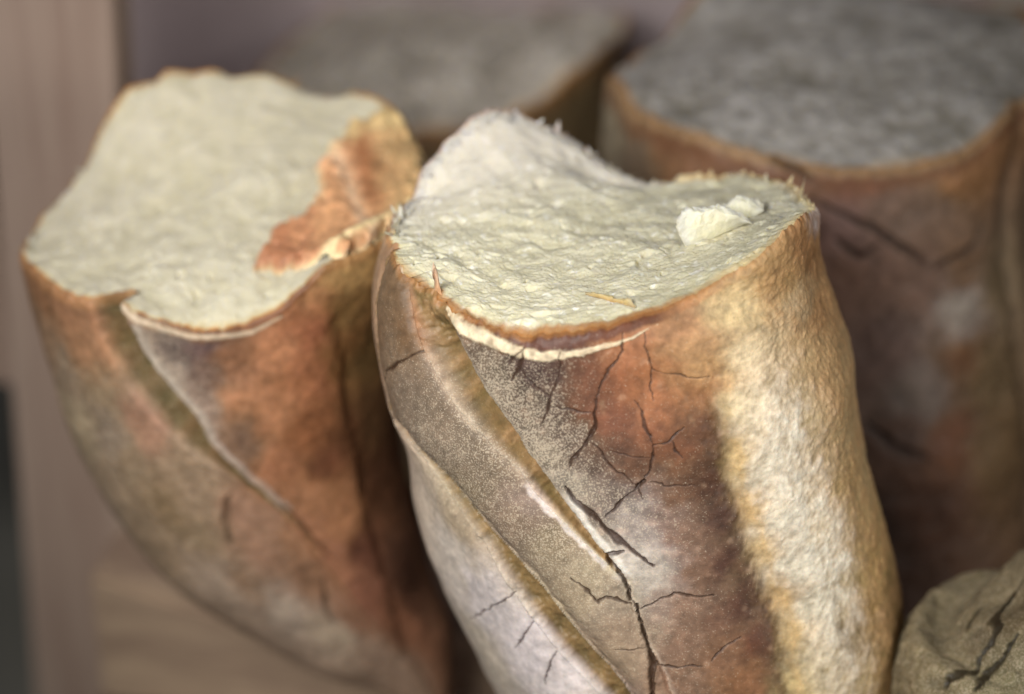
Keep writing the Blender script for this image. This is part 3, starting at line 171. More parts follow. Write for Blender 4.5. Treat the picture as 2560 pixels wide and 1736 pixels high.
# ------------------------------------------------------------------ the wooden crate and the surface it stands on
def quad(name, pts, mat, thick, parent, n=(0, 0, 1), bev=.0012):
    """board: four world corners in order, pushed by thick along n"""
    import bmesh
    bm = bmesh.new(); n = Vector(n).normalized() * thick; off = Vector(parent.location) if parent else Vector((0, 0, 0))
    a = [bm.verts.new(Vector(p) - off) for p in pts]; b = [bm.verts.new(Vector(p) + n - off) for p in pts]
    bm.faces.new(a); bm.faces.new(b[::-1])
    for i in range(4): bm.faces.new((a[i], b[i], b[(i+1) % 4], a[(i+1) % 4]))
    bmesh.ops.recalc_face_normals(bm, faces=bm.faces)
    bmesh.ops.bevel(bm, geom=bm.edges[:], offset=bev, segments=2, affect='EDGES')
    me = bpy.data.meshes.new(name); bm.to_mesh(me); bm.free(); me.materials.append(mat)
    o = bpy.data.objects.new(name, me); COL.objects.link(o)
    if parent: o.parent = parent
    return o
W_POST = wood_mat('pale_wood', lin((160, 134, 118)), lin((190, 168, 150)))
W_BACK = wood_mat('mauve_wood', lin((190, 174, 172)), lin((208, 192, 192)))
W_RAIL = wood_mat('rail_wood', lin((130, 108, 92)), lin((180, 156, 130)), 0)
W_FLOOR = wood_mat('floor_wood', lin((78, 62, 52)), lin((110, 90, 74)), 0)
M_TABLE, _nt, _b = nodes('table_laminate'); _n = N(_nt, 'ShaderNodeTexNoise', i_Scale=30.)
_c = N(_nt, 'ShaderNodeValToRGB'); _c.color_ramp.elements[0].color = (.15, .145, .115, 1); _c.color_ramp.elements[1].color = (.2, .195, .16, 1)
_nt.links.new(_n.outputs[0], _c.inputs[0]); _nt.links.new(_c.outputs[0], _b.inputs['Base Color']); _b.inputs['Roughness'].default_value = .6
Z0 = -.07
FWD = Vector((0, math.cos(PITCH), -math.sin(PITCH))); RGT = Vector((1, 0, 0)); UP = RGT.cross(FWD)
table = quad('table_top', [(-1.5, -.6, -.2), (1.5, -.6, -.2), (1.5, 1.6, -.2), (-1.5, 1.6, -.2)], M_TABLE, .03, None, (0, 0, -1))
table['kind'] = 'structure'
crate = empty('wooden_crate', (-.09, .10, Z0), 'rough pale wooden bread crate holding the upright torn loaves', 'crate')
# corner post, slightly rotated about z so its broad face looks at the viewer
def box(name, c, hx, hy, z0, z1, rot, mat, lean=0.):
    cx, cy = c; ux, uy = math.cos(rot), math.sin(rot); vx, vy = -uy, ux
    b = [(cx + ux*a*hx + vx*d*hy, cy + uy*a*hx + vy*d*hy, z0) for a, d in ((-1, -1), (1, -1), (1, 1), (-1, 1))]
    o = quad(name, b, mat, z1 - z0, crate, (lean, 0, 1)); return o
PX, PY = -.1462, .1965
box('corner_post', (PX, PY), .0196, .012, -.2, .34, math.radians(-4), W_POST, .032)
box('side_board', (PX-.052, PY+.02), .034, .006, -.012, .34, math.radians(0), W_POST)
box('back_board', (.08, .36), .34, .006, Z0, .42, math.radians(4), W_BACK)
p0 = Vector((-.1285, .116, -.0175)); p1 = Vector((.004, .0975, -.0605))
crate_floor = quad('floor_board', [(-.13, -.2, Z0-.015), (.4, -.2, Z0-.015), (.4, .42, Z0-.015), (-.13, .42, Z0-.015)], W_FLOOR, .012, crate, (0, 0, 1))
quad('side_rail', [p0 + Vector((0, 0, -.05)), p1 + Vector((0, 0, -.009)), p1, p0], W_RAIL, .03, crate, (.25, 1, .02), .002)
# ------------------------------------------------------------------ loaves
class Loaf:
    def __init__(s, key, zfloor=Z0):
        d = DATA[key]; D = catmull(d['K'])
        # carry on straight down to the crate floor
        if D[-1, 3] > zfloor + .004:
            st = D[-1] - D[-25]; n = 0
            while D[-1, 3] > zfloor + .002 and n < 60:
                D = np.vstack([D, D[-1] + st / 6]); n += 1
        D = D[D[:, 3] > zfloor]
        s.D = D; s.rim = np.array(d['rim']); s.vend = D[-1, 0]; s.Rm = float(np.linalg.norm(D[40, 4:7]))
        th = s.rim[:, 0]; v = s.rim[:, 1]; s.rt = np.concatenate([th - 2*math.pi, th, th + 2*math.pi]); s.rv = np.concatenate([v, v, v])
    def ring(s, v):
        X = [np.interp(v, s.D[:, 0], s.D[:, i]) for i in range(1, 10)]
        return np.stack(X[0:3], -1), np.stack(X[3:6], -1), np.stack(X[6:9], -1)
    def pos(s, th, v, disp=0.):
        C, R, F = s.ring(v); o = R * np.sin(th)[..., None] + F * np.cos(th)[..., None]
        n = o / np.linalg.norm(o, axis=-1, keepdims=True)
        return C + o + n * np.asarray(disp)[..., None]
    def rimv(s, th): 
        j = .0006*np.interp(th*40, np.arange(-200, 201), _rj1) + .0002*np.interp(th*110, np.arange(-400, 401), _rj2)
        return np.interp(th, s.rt, s.rv) + j
_rj1 = np.random.RandomState(3).uniform(-1, 1, 401); _rj1[0] = _rj1[-1]
_rj2 = np.random.RandomState(4).uniform(-1, 1, 801)
def shepard(a, v, paint, Rm, p0, warp):
    P = np.array([q[0] for q in paint]); P = P * np.array([Rm, 1.])
    C = np.array([np.append(lin(q[1]), q[2]) for q in paint])
    A = a + warp[0]; V = v + warp[1]; num = np.zeros(a.shape + (4,), np.float32); den = np.zeros(a.shape, np.float32)
    for (x, y), c in zip(P, C):
        d2 = ((A - x)**2 + (V - y)**2) / p0**2; wgt = 1 / (d2 + .25)**2.2
        num += wgt[..., None] * c; den += wgt
    return num / den[..., None]
def build_loaf(key, root, nth, nv, front=1.95, dispf=None, colf=None, crumbf=None, nr=160, lump=.0012, vsplit=None, sat=.8, gain=1.1, tufts=0):
    lf = Loaf(key)
    # the visible front half gets most of the columns
    nb = max(24, nth // 8)
    th = np.concatenate([np.linspace(-front, front, nth), np.linspace(front, 2*math.pi - front, nb + 1)[1:-1]])
    th = np.where(th > math.pi, th - 2*math.pi, th); nc = len(th)
    rv = lf.rimv(th)
    s = np.linspace(0, 1, nv); ve = lf.vend if vsplit is None else min(vsplit, lf.vend)
    TH = np.tile(th, (nv, 1)); VV = rv[None, :] + (ve - rv[None, :]) * s[:, None]
    if vsplit is not None and lf.vend > ve + .005:
        ex = np.linspace(ve, lf.vend, 14)[1:]; VV = np.vstack([VV, np.repeat(ex[:, None], nc, 1)]); TH = np.tile(th, (len(VV), 1))
    base = lf.pos(TH, VV).reshape(-1, 3).astype(np.float32)
    A = TH.ravel() * lf.Rm; V = VV.ravel(); below = V - np.tile(rv, len(VV))
    ctx = dict(lf=lf, th=TH.ravel(), a=A, v=V, below=below, P=base)
    ctx['n1'] = fbm(base, .022, 3, 5); ctx['n2'] = fbm(base, .006, 3, 15); ctx['n3'] = fbm(base, .0022, 2, 25)
    disp = lump * 1.3 * fbm(base, .024, 2, 5, .3) + .00012 * ctx['n2']
    disp = disp + (dispf(ctx) if dispf else 0)
    disp = disp - .0012 * np.exp(-below / .0012)      # thin rounded lip at the torn edge
    Vt = lf.pos(TH, VV, disp.reshape(TH.shape)).reshape(-1, 3)
    col, flour = colf(ctx)
    F = gridfaces(len(VV), nc, True)
    # bottom cap
    C = Vt[-nc:].mean(0); Vt2 = np.vstack([Vt, C]); ci = len(Vt)
    k = np.arange(nc); last = (len(VV) - 1) * nc
    cap = np.stack([last + k, np.full(nc, ci), np.full(nc, ci), last + (k + 1) % nc], -1)
    col = np.vstack([col, col[-1]]); flour = np.append(flour, 0)
    lum = (col @ np.array([.2126, .7152, .0722]))[:, None]; col = np.clip((lum + (col - lum)*sat)*gain, .002, 2); mxc = col.max(1); smx = 1 - col.min(1)/mxc; col[:, 2] *= 1 - ss(.4, .75, smx)*(.22 - .12*ss(.12, .26, lum[:, 0])); col[:, 1] *= 1 + .05*ss(.4, .7, smx); col /= np.maximum(1, mxc/.78)[:, None]
    o = mesh_obj('crust', Vt2, F, M_CRUST, root, dict(Col=col, flour=flour))
    # torn crumb face: harmonic membrane through the rim, then fluff
    if crumbf is None:
        k = np.arange(nc); tc_ = Vt[:nc].mean(0); me_V = np.vstack([Vt2, tc_]); F_ = np.vstack([F, np.stack([k, (k+1) % nc, np.full(nc, len(Vt2)), np.full(nc, len(Vt2))], -1)[:0]])
        bpy.data.objects.remove(o); me_V = np.vstack([Vt2, Vt[:nc]*.03 + tc_*.97])
        F_ = np.vstack([F, np.stack([len(Vt2) + k, k, (k+1) % nc, len(Vt2) + (k+1) % nc], -1)])
        o = mesh_obj('crust', me_V, F_, M_CRUST, root, dict(Col=np.vstack([col, col[:nc]]), flour=np.append(flour, flour[:nc])))
        return dict(crust=o)
    ro = 1 - np.linspace(0, 1, nr)**1.35; ro = ro[:-1]
    dth = np.mod(th, 2*math.pi); ordr = np.argsort(dth)
    g = np.linspace(0, 2*math.pi, 512, endpoint=False); gv = lf.rimv(np.where(g > math.pi, g - 2*math.pi, g))
    Fq = np.fft.rfft(gv) / 512; KM = 14
    T2, RO = np.meshgrid(th, ro); low1 = np.full(th.shape, Fq[0].real); vin = np.full(T2.shape, Fq[0].real)
    for q in range(1, KM):
        ph = 2*(Fq[q].real*np.cos(q*th) - Fq[q].imag*np.sin(q*th)); low1 = low1 + ph; vin = vin + RO**q * ph[None, :]
    vin = vin + (rv - low1)[None, :] * RO**14
    rimP = Vt[:nc]; Cc, Rr, Ff = lf.ring(vin)
    basep = Cc + (Rr*np.sin(T2)[..., None] + Ff*np.cos(T2)[..., None]) * RO[..., None]
    # outermost ring exactly on the crust, blended inwards
    off = rimP - basep[0]; basep = basep + off[None] * (RO**6)[..., None]
    up = Cc * 0; ax = lf.D[0, 1:4] - lf.D[40, 1:4]; ax = ax / np.linalg.norm(ax)
    bp = basep.reshape(-1, 3).astype(np.float32); X = (RO*np.sin(T2)).ravel(); Y = (RO*np.cos(T2)).ravel()
    fade = 1 - RO.ravel()**22
    cx = dict(lf=lf, X=X, Y=Y, ro=RO.ravel(), th=T2.ravel(), P=bp, rimv=np.tile(rv, len(ro)))
    cx['f1'] = fbm(bp, .016, 3, 31); cx['f2'] = ridged(bp + .0012*np.stack([pn(bp, .006, 50+i) for i in range(3)], 1), .0062, 3, 41); cx['f3'] = ridged(bp, .0021, 2, 61); cx['f4'] = fbm(bp, .0052, 3, 65, .5)
    h, ccol = crumbf(cx)
    Pc = bp + ax[None].astype(np.float32) * (h * fade)[:, None] - ax[None]*.0002
    cc = Pc[-nc:].mean(0)
    F2 = gridfaces(len(ro), nc, True); F2 = F2[:, ::-1]
    last = (len(ro) - 1) * nc
    Pc2 = np.vstack([Pc, cc]); ci = len(Pc)
    k = np.arange(nc)
    # close the small middle hole with triangles doubled into quads via a tiny inner ring
    inner = Pc[-nc:]*.02 + cc*.98; Pc2 = np.vstack([Pc, inner]); col2 = np.vstack([ccol, ccol[-nc:]])
    extra = np.stack([last + k, last + (k+1) % nc, ci + (k+1) % nc, ci + k], -1)
    F2 = np.vstack([F2, extra])
    if tufts:
        rg = np.random.RandomState(len(key)*7 + 1); rr_ = np.sqrt(rg.uniform(0, 1, tufts)); rr_[:] = rg.uniform(.94, .997, tufts)
        ri = np.clip(np.searchsorted(-ro, -rr_), 0, len(ro)-1); tp = np.nonzero(np.cos(th) < .05)[0]; ti = tp[rg.randint(0, len(tp), tufts)]; idx = ri*nc + ti
        b0 = Pc[idx]; tv = rg.normal(size=(tufts, 3)); tv -= (tv@ax)[:, None]*ax; tv /= np.linalg.norm(tv, axis=1)[:, None]
        dr = ax*rg.uniform(.3, 1.2, tufts)[:, None] + rg.normal(size=(tufts, 3))*.55; dr /= np.linalg.norm(dr, axis=1)[:, None]
        Lh = (.0003 + .0009*rg.uniform(0, 1, tufts)**2.5)[:, None]*np.where(rg.uniform(0, 1, tufts) < .14, 2.6, 1)[:, None]; wd = (.00025 + .0008*rg.uniform(0, 1, tufts)**1.5)[:, None]
        b0 = b0 - ax*.0003; bend = rg.normal(size=(tufts, 3))*.35
        rows = []
        for q, wf in ((0, 1.), (.5, .8), (.85, .5), (1.1, .06)):
            cc_ = b0 + (dr*q + bend*q*q)*Lh + dr*.0003*(q > 0); jj = rg.uniform(.6, 1.3, (tufts, 1))*wf
            rows += [cc_ - tv*wd*jj, cc_ + tv*wd*jj]
        TV = np.stack(rows, 1).reshape(-1, 3); k8 = np.arange(tufts)[:, None]*8
        TF = np.concatenate([k8 + np.array([[2*q, 2*q+1, 2*q+3, 2*q+2]]) for q in range(3)], 0) + len(Pc2)
        Pc2 = np.vstack([Pc2, TV]); F2 = np.vstack([F2, TF]); col2 = np.vstack([col2, np.repeat(ccol[idx]*1.03, 8, 0)])
    cr = mesh_obj('crumb', Pc2, F2, M_CRUMB, root, dict(Col=col2))
    return dict(lf=lf, crust=o, crumb=cr, Pc=Pc, X=X, Y=Y, ax=ax, ro_n=nc, Pcrust=Vt, TH=TH.ravel(), V=V, ccol=ccol)
# ---- shared colour functions
def crumb_basic(pale, deep, edge, amp=1., edgew=.035, frontpow=1.):
    def f(c):
        h = amp * (.0012*c['f1'] + .00042*c['f4'] + .00012*c['f2'] + .00010*c['f3'] + .00012*pn(c['P'], .0008, 66) - .0013*ss(.34, .7, pn(c['P'], .0021, 67))*ss(-.2, .4, c['f1']) - .0012*ss(.42, .75, pn(c['P'], .0042, 64)))
        t = np.clip(.55 + .5*c['f4'] + .35*c['f1'], 0, 1)[:, None]
        col = lin(deep)*(1-t) + lin(pale)*t
        e = ss(1 - edgew*1.6, 1 - edgew*.1, c['ro'] + .02*c['f1'] + .010*c['f2'])[:, None]
        e2 = ss(1 - edgew*.6, 1.0, c['ro'] + .008*c['f3'])[:, None]
        col = col*(1-.55*e) + .55*e*lin(edge[0]); col = col*(1-e2) + e2*lin(edge[1])
        return h, col
    return f
def mixc(col, m, c): return col*(1-m[:, None]) + m[:, None]*lin(c)
def cracks(c, Rm, lst, scale=1.):
    m = np.zeros(c['a'].shape, np.float32); dp = np.zeros(c['a'].shape, np.float32)
    ja = c['a'] + .0006*pn(c['P'], .0032, 71) + .00025*pn(c['P'], .0011, 73); jv = c['v'] + .0006*pn(c['P'], .0032, 72) + .00025*pn(c['P'], .0011, 74)
    for w, pts in lst:
        pts = [(p[0]*Rm, p[1]) for p in pts]
        d, s = polydist(ja, jv, pts, .004); w = w*scale
        ww = w * (.45 + .75*np.sin(np.clip(s, .02, .98)*math.pi)**.6) * (1 + .5*c['n2'] + .4*c['n3'])
        k = 1 - ss(ww*.45, ww*1.15 + .00008, d); m = np.maximum(m, 1 - ss(ww*.6, ww*1.3 + .00008, d))
        dp = np.maximum(dp, k * min(.0016, 2.2*w)); dp = dp - .0003*np.exp(-((d - ww*1.6)/(ww*.8+.0003))**2)*(w > .0003)
    return m, dp
# ---- centre loaf
CF = DATA['cf']
def line(pts, v): p = sorted(pts, key=lambda q: q[1]); return np.interp(v, [q[1] for q in p], [q[0] for q in p])
def centre_geo(c):
    th, v, Rm = c['th'], c['v'], c['lf'].Rm
    wob = .012*c['n2'] + .006*c['n3']
    A = line(CF['A'], v) + wob; B = line(CF['B'], v) + wob*.8; C = line(CF['C'], v) + wob; D = np.minimum(line(CF['D'], v), line(CF['C'], v)-.01) + wob*.7; E = line(CF['E'], v) + .03*c['n2']
    vA = max(q[1] for q in CF['A']); vtop = min(q[1] for q in CF['B'])
    g1 = ((th > B) & (th < A)); t1 = np.clip((th - B)/np.maximum(A - B, .01), 0, 1); w1 = np.maximum(A - B, 0)*Rm
    end1 = 1 - ss(vA - .006, vA + .002, v)
    g2 = ((th > D) & (th < C)); t2 = np.clip((th - D)/np.maximum(C - D, .01), 0, 1); w2 = np.maximum(C - D, 0)*Rm
    tB = np.clip((th - C)/np.maximum(B - C, .05), 0, 1)
    c.update(A=A, B=B, C=C, D=D, E=E, g1=g1, t1=t1, w1=w1, end1=end1, g2=g2, t2=t2, w2=w2, tB=tB)
def wrinkle(c, th0=None):
    a, v = c['a'], c['v']; ang = math.radians(38)
    u = a*math.cos(ang) - v*math.sin(ang); q = a*math.sin(ang) + v*math.cos(ang)
    p1 = np.stack([u/3.6, q, q*0], 1).astype(np.float32); wv = .0016*np.stack([pn(c['P'], .007, 81+i) for i in range(3)], 1)
    return ridged(p1 + wv, .0032, 3, 91)
def centre_disp(c):
    centre_geo(c); th, v, Rm = c['th'], c['v'], c['lf'].Rm
    G1 = np.minimum(.0105, .8*c['w1'])*c['end1']
    rf = ss(.0005, .012, c['below']); d = -np.where(c['g1'], G1*rf*ss(0, .55, c['t1'])*(1 - ss(.93, 1., c['t1'])*.999), 0)
    dA = (th - c['A'])*Rm
    d += np.where(dA > 0, .0009*np.exp(-(dA/.004)**2)*c['end1'] - .0005*np.exp(-(dA/.0009)**2), 0)
    G2 = np.minimum(.0032, .5*c['w2'])
    d -= np.where(c['g2'], G2*ss(0, .35, c['t2'])*(1 - ss(.9, 1, c['t2'])), 0)
    dD = (c['D'] - th)*Rm; d += np.where(dD > 0, -.0016*np.exp(-(dD/.0025)**2), 0)
    inB = (th > c['C']) & (th < c['B'])
    d += np.where(inB, .0016*(1 - (2*c['tB']-1)**2) - .0010*np.exp(-((th-c['C'])*Rm/.0022)**2) - .0012*np.exp(-((c['B']-th)*Rm/.0016)**2), 0)
    dE = (th - c['E'])*Rm
    d += -.0011*ss(.06, .085, v)*np.exp(-(dE/.0026)**2) + .0018*ss(.001, .014, dE)*(1 - ss(.02, .05, dE))
    kz = .011*(1 - ss(.058, .085, v)); rz = ss(-.0005 - kz, .004 + kz*.8, dE + .002*c['n2']); c['rz'] = rz; c['wr'] = wrinkle(c)
    d += rz*((.00002 + .00007*ss(-.3, .6, c['n1']))*c['wr'] + .00012*c['n2'] + .00017*c['n3'] + .00010*pn(c['P'], .0011, 95))
    # rolled lip below the torn edge and the flour-line step
    sd, s = polydist(c['a'] + .0004*c['n3'], v + .0004*c['n2'], [(p[0]*Rm, p[1]) for p in CF['stripe']], .006)
    wS = np.interp(s, [0, .15, .45, .7, .9, 1], [.0010, .0015, .0014, .0008, .0005, .0001])*(1 + .15*c['n2'])
    c['stripe'] = (1 - ss(wS*.6, wS*1.15, sd + .00035*c['n3'] + .00025*pn(c['P'], .0006, 143)))
    d += .00035*c['stripe'] 
    m, dp = cracks(c, Rm, CF['cracks'], .66); c['ck'] = m; d -= dp
    inG = (c['g1']*c['end1'] + c['g2']); d += inG*(.0006*c['n2'] + .0003*c['n3'])
    return d
def centre_col(c):
    th, v, Rm = c['th'], c['v'], c['lf'].Rm; P = c['P']
    wx = .0022*fbm(P, .007, 4, 101); wy = .0022*fbm(P, .007, 4, 111)
    r = shepard(c['a'], v, CF['paint'], Rm, .0075, (wx, wy)); col = r[:, :3].astype(np.float64); flour = r[:, 3].astype(np.float64)  # pale points on the right flank carry its sheen as colour
    n1, n2, n3 = c['n1'], c['n2'], c['n3']
    # right zone: pale ridges over tan furrows, with painted sheen
    w = c['wr']; rz = c['rz']
    col *= (1 + rz*(.16*w + .2*n2 + .26*n3))[:, None] 
    g = np.clip(rz*(.15 - .25*w + .6*n2), 0, .7); col = mixc(col, g*.45, (182, 136, 84)); flour = flour*(1 - rz*.7)
    dE = (th - c['E'])*Rm
    col = mixc(col, rz*.12, (196, 158, 116)); col *= (1 - .16*rz)[:, None]
    mm = np.clip(ss(.013, .03, dE) + (1 - ss(.055, .08, v))*ss(.006, .018, dE + .003*n1), 0, 1)*rz; col = mixc(col, np.clip(mm*(.36 + .45*n2 + .25*n3), 0, .8), (186, 132, 84))
    inB = ss(0, .002, (c['B'] - th)*Rm)*ss(-.001, .001, (th - c['C'])*Rm); col = mixc(col, inB*.4, (190, 148, 116)); col *= (1 - inB*(.58 - .32*ss(.095, .13, v)))[:, None]; flour = flour*(1 - .25*inB)
    sheen_paint = np.exp(-((dE - .0140 - .003*n1 - .002*n2)/.0088)**2)*ss(.06, .10, v)*(1 - .5*ss(.14, .165, v)); col = mixc(col, np.clip(sheen_paint*(.42 + .40*n2 + .42*n3 + .30*w), 0, .9), (238, 226, 200))  # glossy sheen of the right flank painted as a pale streak
    # burnt band left of the ridge line, brushed by diagonal streaks
    dE = (th - c['E'])*Rm; low = ss(.075, .10, v)
    band = ss(-.011, -.003, dE + .0022*n2)*(1 - ss(-.0022, .0022, dE + .0018*w + .0022*n2 + .001*n3))*low
    col = mixc(col, np.clip(band*(.62 + .3*n2), 0, .9), (92, 50, 42))
    gold = np.exp(-((dE - .0022 - .0008*n2)/.0014)**2)*ss(.06, .09, v); col = mixc(col, np.clip(gold*.45, 0, 1), (210, 160, 98))
    # flap mottling
    fz = ss(0, .002, (th - c['A'])*Rm)*(1 - rz)
    col *= ((1 + fz*(.18*n2 + .16*n3))*(1 - fz*(.14 + .14*ss(.07, .1, v) + .22*ss(.0, .3, th)*(1 - ss(.09, .11, v)))))[:, None]
    bl = fz*ss(.35, .8, pn(P, .0035, 121) + .3*n3); col = mixc(col, bl*.2, (214, 170, 140))
    # groove floors
    a1 = c['g1']*np.clip(c['end1'], 0, 1)*ss(.02, .3, c['t1'])
    gc = np.clip(.5 + .5*n2 + .3*n3, 0, 1)[:, None]; gcol = lin((112, 90, 54))*(1-gc) + lin((172, 126, 82))*gc
    col = col*(1 - a1[:, None]) + a1[:, None]*gcol; flour = flour*(1-a1)
    a2 = c['g2']*ss(.05, .3, c['t2'])*(1 - ss(.85, 1, c['t2'])); gcol2 = lin((112, 88, 56))*(1-gc) + lin((156, 116, 72))*gc
    col = col*(1 - a2[:, None]) + a2[:, None]*gcol2; flour = flour*(1-a2)
    # chalky flakes along ridge edges
    eb = (1 - ss(.0003, .0011, np.abs((c['B']-th)*Rm - .0007) + .0004*n3))*(v > .085)*ss(-.1, .35, n1+.4*n2)*c['end1']; col = mixc(col, eb*.8, (226, 214, 208))
    vA = max(q[1] for q in CF['A']); ea = (1 - ss(.0004, .0016, np.abs((th - c['A'])*Rm - .0012) + .0003*n3))*ss(vA-.026, vA-.02, v)*(1-ss(vA-.004, vA, v)); col = mixc(col, ea*.85, (236, 228, 214))
    ed = (1 - ss(.0, .0014, (th - c['A'])*Rm))*(th > c['A'])*(1 - ea); col = mixc(col, ed*.45, (196, 176, 150))
    # dark red band under the tear, then the flour line
    mb = 1 - ss(.0030, .0048, c['below'] + .0004*n2); zone = (th > c['A'])*(1 - ss(.10, .35, th))
    col = mixc(col, mb*zone*.9, (98, 44, 24))
    col = mixc(col, mb*(1-zone)*ss(.1, .3, th)*(1-ss(.3, .7, th))*.5, (196, 118, 56)); flour = flour*(1 - mb)
    rimg = 1 - ss(.0003, .0013, c['below'] + .0003*n3); col = mixc(col, rimg*.5*(1 - .7*ss(.3, .7, th)), (190, 120, 56))
    st = c['stripe']*np.clip(.85 + .45*n3 + .15*pn(P, .0009, 141), 0, 1); col = mixc(col, st, (238, 214, 170)); flour = flour*(1-st)
    # powder on the right shoulder of the tear
    pw = (1 - ss(.002, .009, c['below'] + .003*n2))*ss(.95, 1.2, th + .1*n2)*(1 - ss(1.7, 1.9, th)); col = mixc(col, pw*np.clip(.55 + .5*n3, 0, 1), (226, 206, 196))
    # back of the loaf
    bk = ss(1.7, 2.1, np.abs(th)); col = mixc(col, bk, (196, 150, 96))
    col = mixc(col, c['ck']*.85, (62, 32, 22)); flour = flour*(1 - c['ck'])
    return np.clip(col, .003, .9), np.clip(flour, 0, 1)
def centre_crumb(c):
    h, col = crumb_basic((226, 220, 194), (212, 205, 174), ((212, 198, 146), (188, 132, 70)), 1., .022)(c)
    X, Y = c['X'], c['Y']
    # hollow behind the right-hand ledge, bowl in the middle
    h = h - .0095*np.exp(-(((X - .42)/.36)**2 + ((Y + .74)/.10)**2)) - .003*(1 - (X*X + Y*Y)) 
    h = h + .0014*np.exp(-(((X - .5)/.3)**2 + ((Y + .60)/.06)**2))
    bkr = ss(.972, .992, c['ro'] + .01*c['f2'])*ss(.1, .5, -Y)*ss(-.35, -.1, X)*(1 - ss(.3, .5, X)); col = mixc(col, bkr*.75, (188, 136, 84))
    # fibrous streaks following the front edge
    q = np.stack([c['th']*.03, c['ro']*.16, c['ro']*0], 1).astype(np.float32); fb = ridged(q + .001*c['P'], .004, 3, 131)*ss(.35, .75, c['ro'])
    h = h + .00008*fb
    spk = ss(.30, .62, pn(c['P'], .0026, 68) + .35*pn(c['P'], .0009, 69)); col = mixc(col, spk*.7, (246, 243, 230)); dk = ss(.25, .6, pn(c['P'], .0018, 70) + .4*pn(c['P'], .0007, 75)); col = mixc(col, dk*.35, (200, 189, 156))
    bk = ss(.2, .95, -Y - .45*X); col = mixc(col, np.clip(bk*.5, 0, 1), (226, 218, 216))  # lilac-grey tone of the unlit back left painted into the crumb
    yb = ss(.80, 1., c['ro'])*ss(-.2, .5, Y); col = mixc(col, yb*.3, (226, 216, 166))
    pe = ss(.93, .99, c['ro'] + .012*c['f2'])*ss(.0, .35, X); col = mixc(col, pe*.75, (232, 208, 158))
    # caramelised inner rim along the front left
    fr = ss(.945, .985, c['ro'] + .012*c['f2'] + .01*c['f1'])*ss(.2, .6, Y)*(1 - ss(.1, .5, X)); col = mixc(col, fr*.8, (168, 108, 56))
    return h, col
GROUP = 'torn bread loaves standing in the crate'
t_c = empty('bread_loaf', (.03, .03, Z0), 'sharp torn loaf in front with cracked flour-dusted brown crust and white crumb flake', 'bread', GROUP)
CN = build_loaf('centre', t_c, 900, 860, 1.9, centre_disp, centre_col, centre_crumb, 330, vsplit=.205, tufts=1300, sat=.80, gain=.95, lump=.0009)
# ---- left loaf
LF = DATA['lf']
def left_disp(c):
    th, v, Rm = c['th'], c['v'], c['lf'].Rm; wob = .012*c['n2']
    A = line(LF['A'], v) + wob; B = line(LF['B'], v) + wob; E = line(LF['E'], v) + .02*c['n2']
    vA = max(q[1] for q in LF['A']); end = 1 - ss(vA-.02, vA+.002, v)
    t = np.clip((th-B)/np.maximum(A-B, .01), 0, 1); g = ((th > B) & (th < A)).astype(float)
    w = np.maximum(A-B, 0)*Rm
    d = -g * np.minimum(.009, .8*w)*ss(0, .6, t)*(1-ss(.92, 1, t))*(.3 + .7*end)
    dA = (th-A)*Rm; d = d + np.where(dA > 0, .0012*np.exp(-(dA/.004)**2)*end, 0)
    dE = (th-E)*Rm; d = d - .0014*ss(-.004, .004, dE)*ss(.05, .07, v)
    d = d + .0001*c['n2']
    sd, s = polydist(c['a'], v + .0003*c['n2'], [(p[0]*Rm, p[1]) for p in LF['stripe']], .006)
    ws = np.interp(s, [0, .5, .8, 1], [.0010, .0008, .0008, .0003]); c['stripe'] = 1 - ss(ws*.5, ws*1.3, sd)
    m, dp = cracks(c, Rm, LF['cracks'], 1.); c['ck'] = m; d = d - dp*.6
    c.update(A=A, B=B, E=E, g=g, t=t, end=end)
    return d
def left_col(c):
    th, v, Rm = c['th'], c['v'], c['lf'].Rm; P = c['P']
    wx = .003*fbm(P, .009, 3, 201); wy = .003*fbm(P, .009, 3, 211)
    r = shepard(c['a'], v, LF['paint'], Rm, .009, (wx, wy)); col = r[:, :3].astype(np.float64); flour = r[:, 3].astype(np.float64)
    col = mixc(col, ss(0, .03, c['B'] - th)*.35, (150, 108, 80)); col *= (1 + .15*c['n2'] + .12*pn(P, .0035, 221))[:, None]
    a1 = c['g']*ss(.05, .35, c['t'])*(.35 + .65*c['end']); gc = np.clip(.5 + .5*c['n2'], 0, 1)[:, None]; gcol = lin((104, 92, 52))*(1-gc) + lin((150, 104, 66))*gc
    col = col*(1-a1[:, None]) + a1[:, None]*gcol
    ea = (1 - ss(.0006, .0024, np.abs((th-c['A'])*Rm - .0012)))*ss(.35, .6, c['end']); col = mixc(col, ea*.5, (196, 180, 158))
    mb = 1 - ss(.0022, .004, c['below']); zone = (th > c['A'])*(1-ss(.3, .6, th)); col = mixc(col, mb*zone*.8, (126, 66, 30))
    col = mixc(col, mb*(1-zone)*.5, (190, 124, 66))
    col = mixc(col, c['stripe']*.85, (222, 194, 156))
    bk = ss(1.7, 2.1, np.abs(th)); col = mixc(col, bk, (196, 150, 96))
    col = mixc(col, c['ck']*.6, (66, 40, 30))
    return np.clip(col, .003, .9), np.clip(flour, 0, 1)
def left_crumb(c):
    h, col = crumb_basic((218, 211, 188), (206, 198, 168), ((206, 184, 130), (190, 132, 70)), 1.1, .03)(c)
    return h - .002*(1 - c['ro']**2), col
t_l = empty('bread_loaf', (-.055, .07, Z0), 'torn loaf beside the crate post with orange crust folded over its pale crumb', 'bread', GROUP)
LN = build_loaf('left', t_l, 420, 420, 1.9, left_disp, left_col, left_crumb, 170, gain=1.02, sat=.76, tufts=350, lump=.0008)
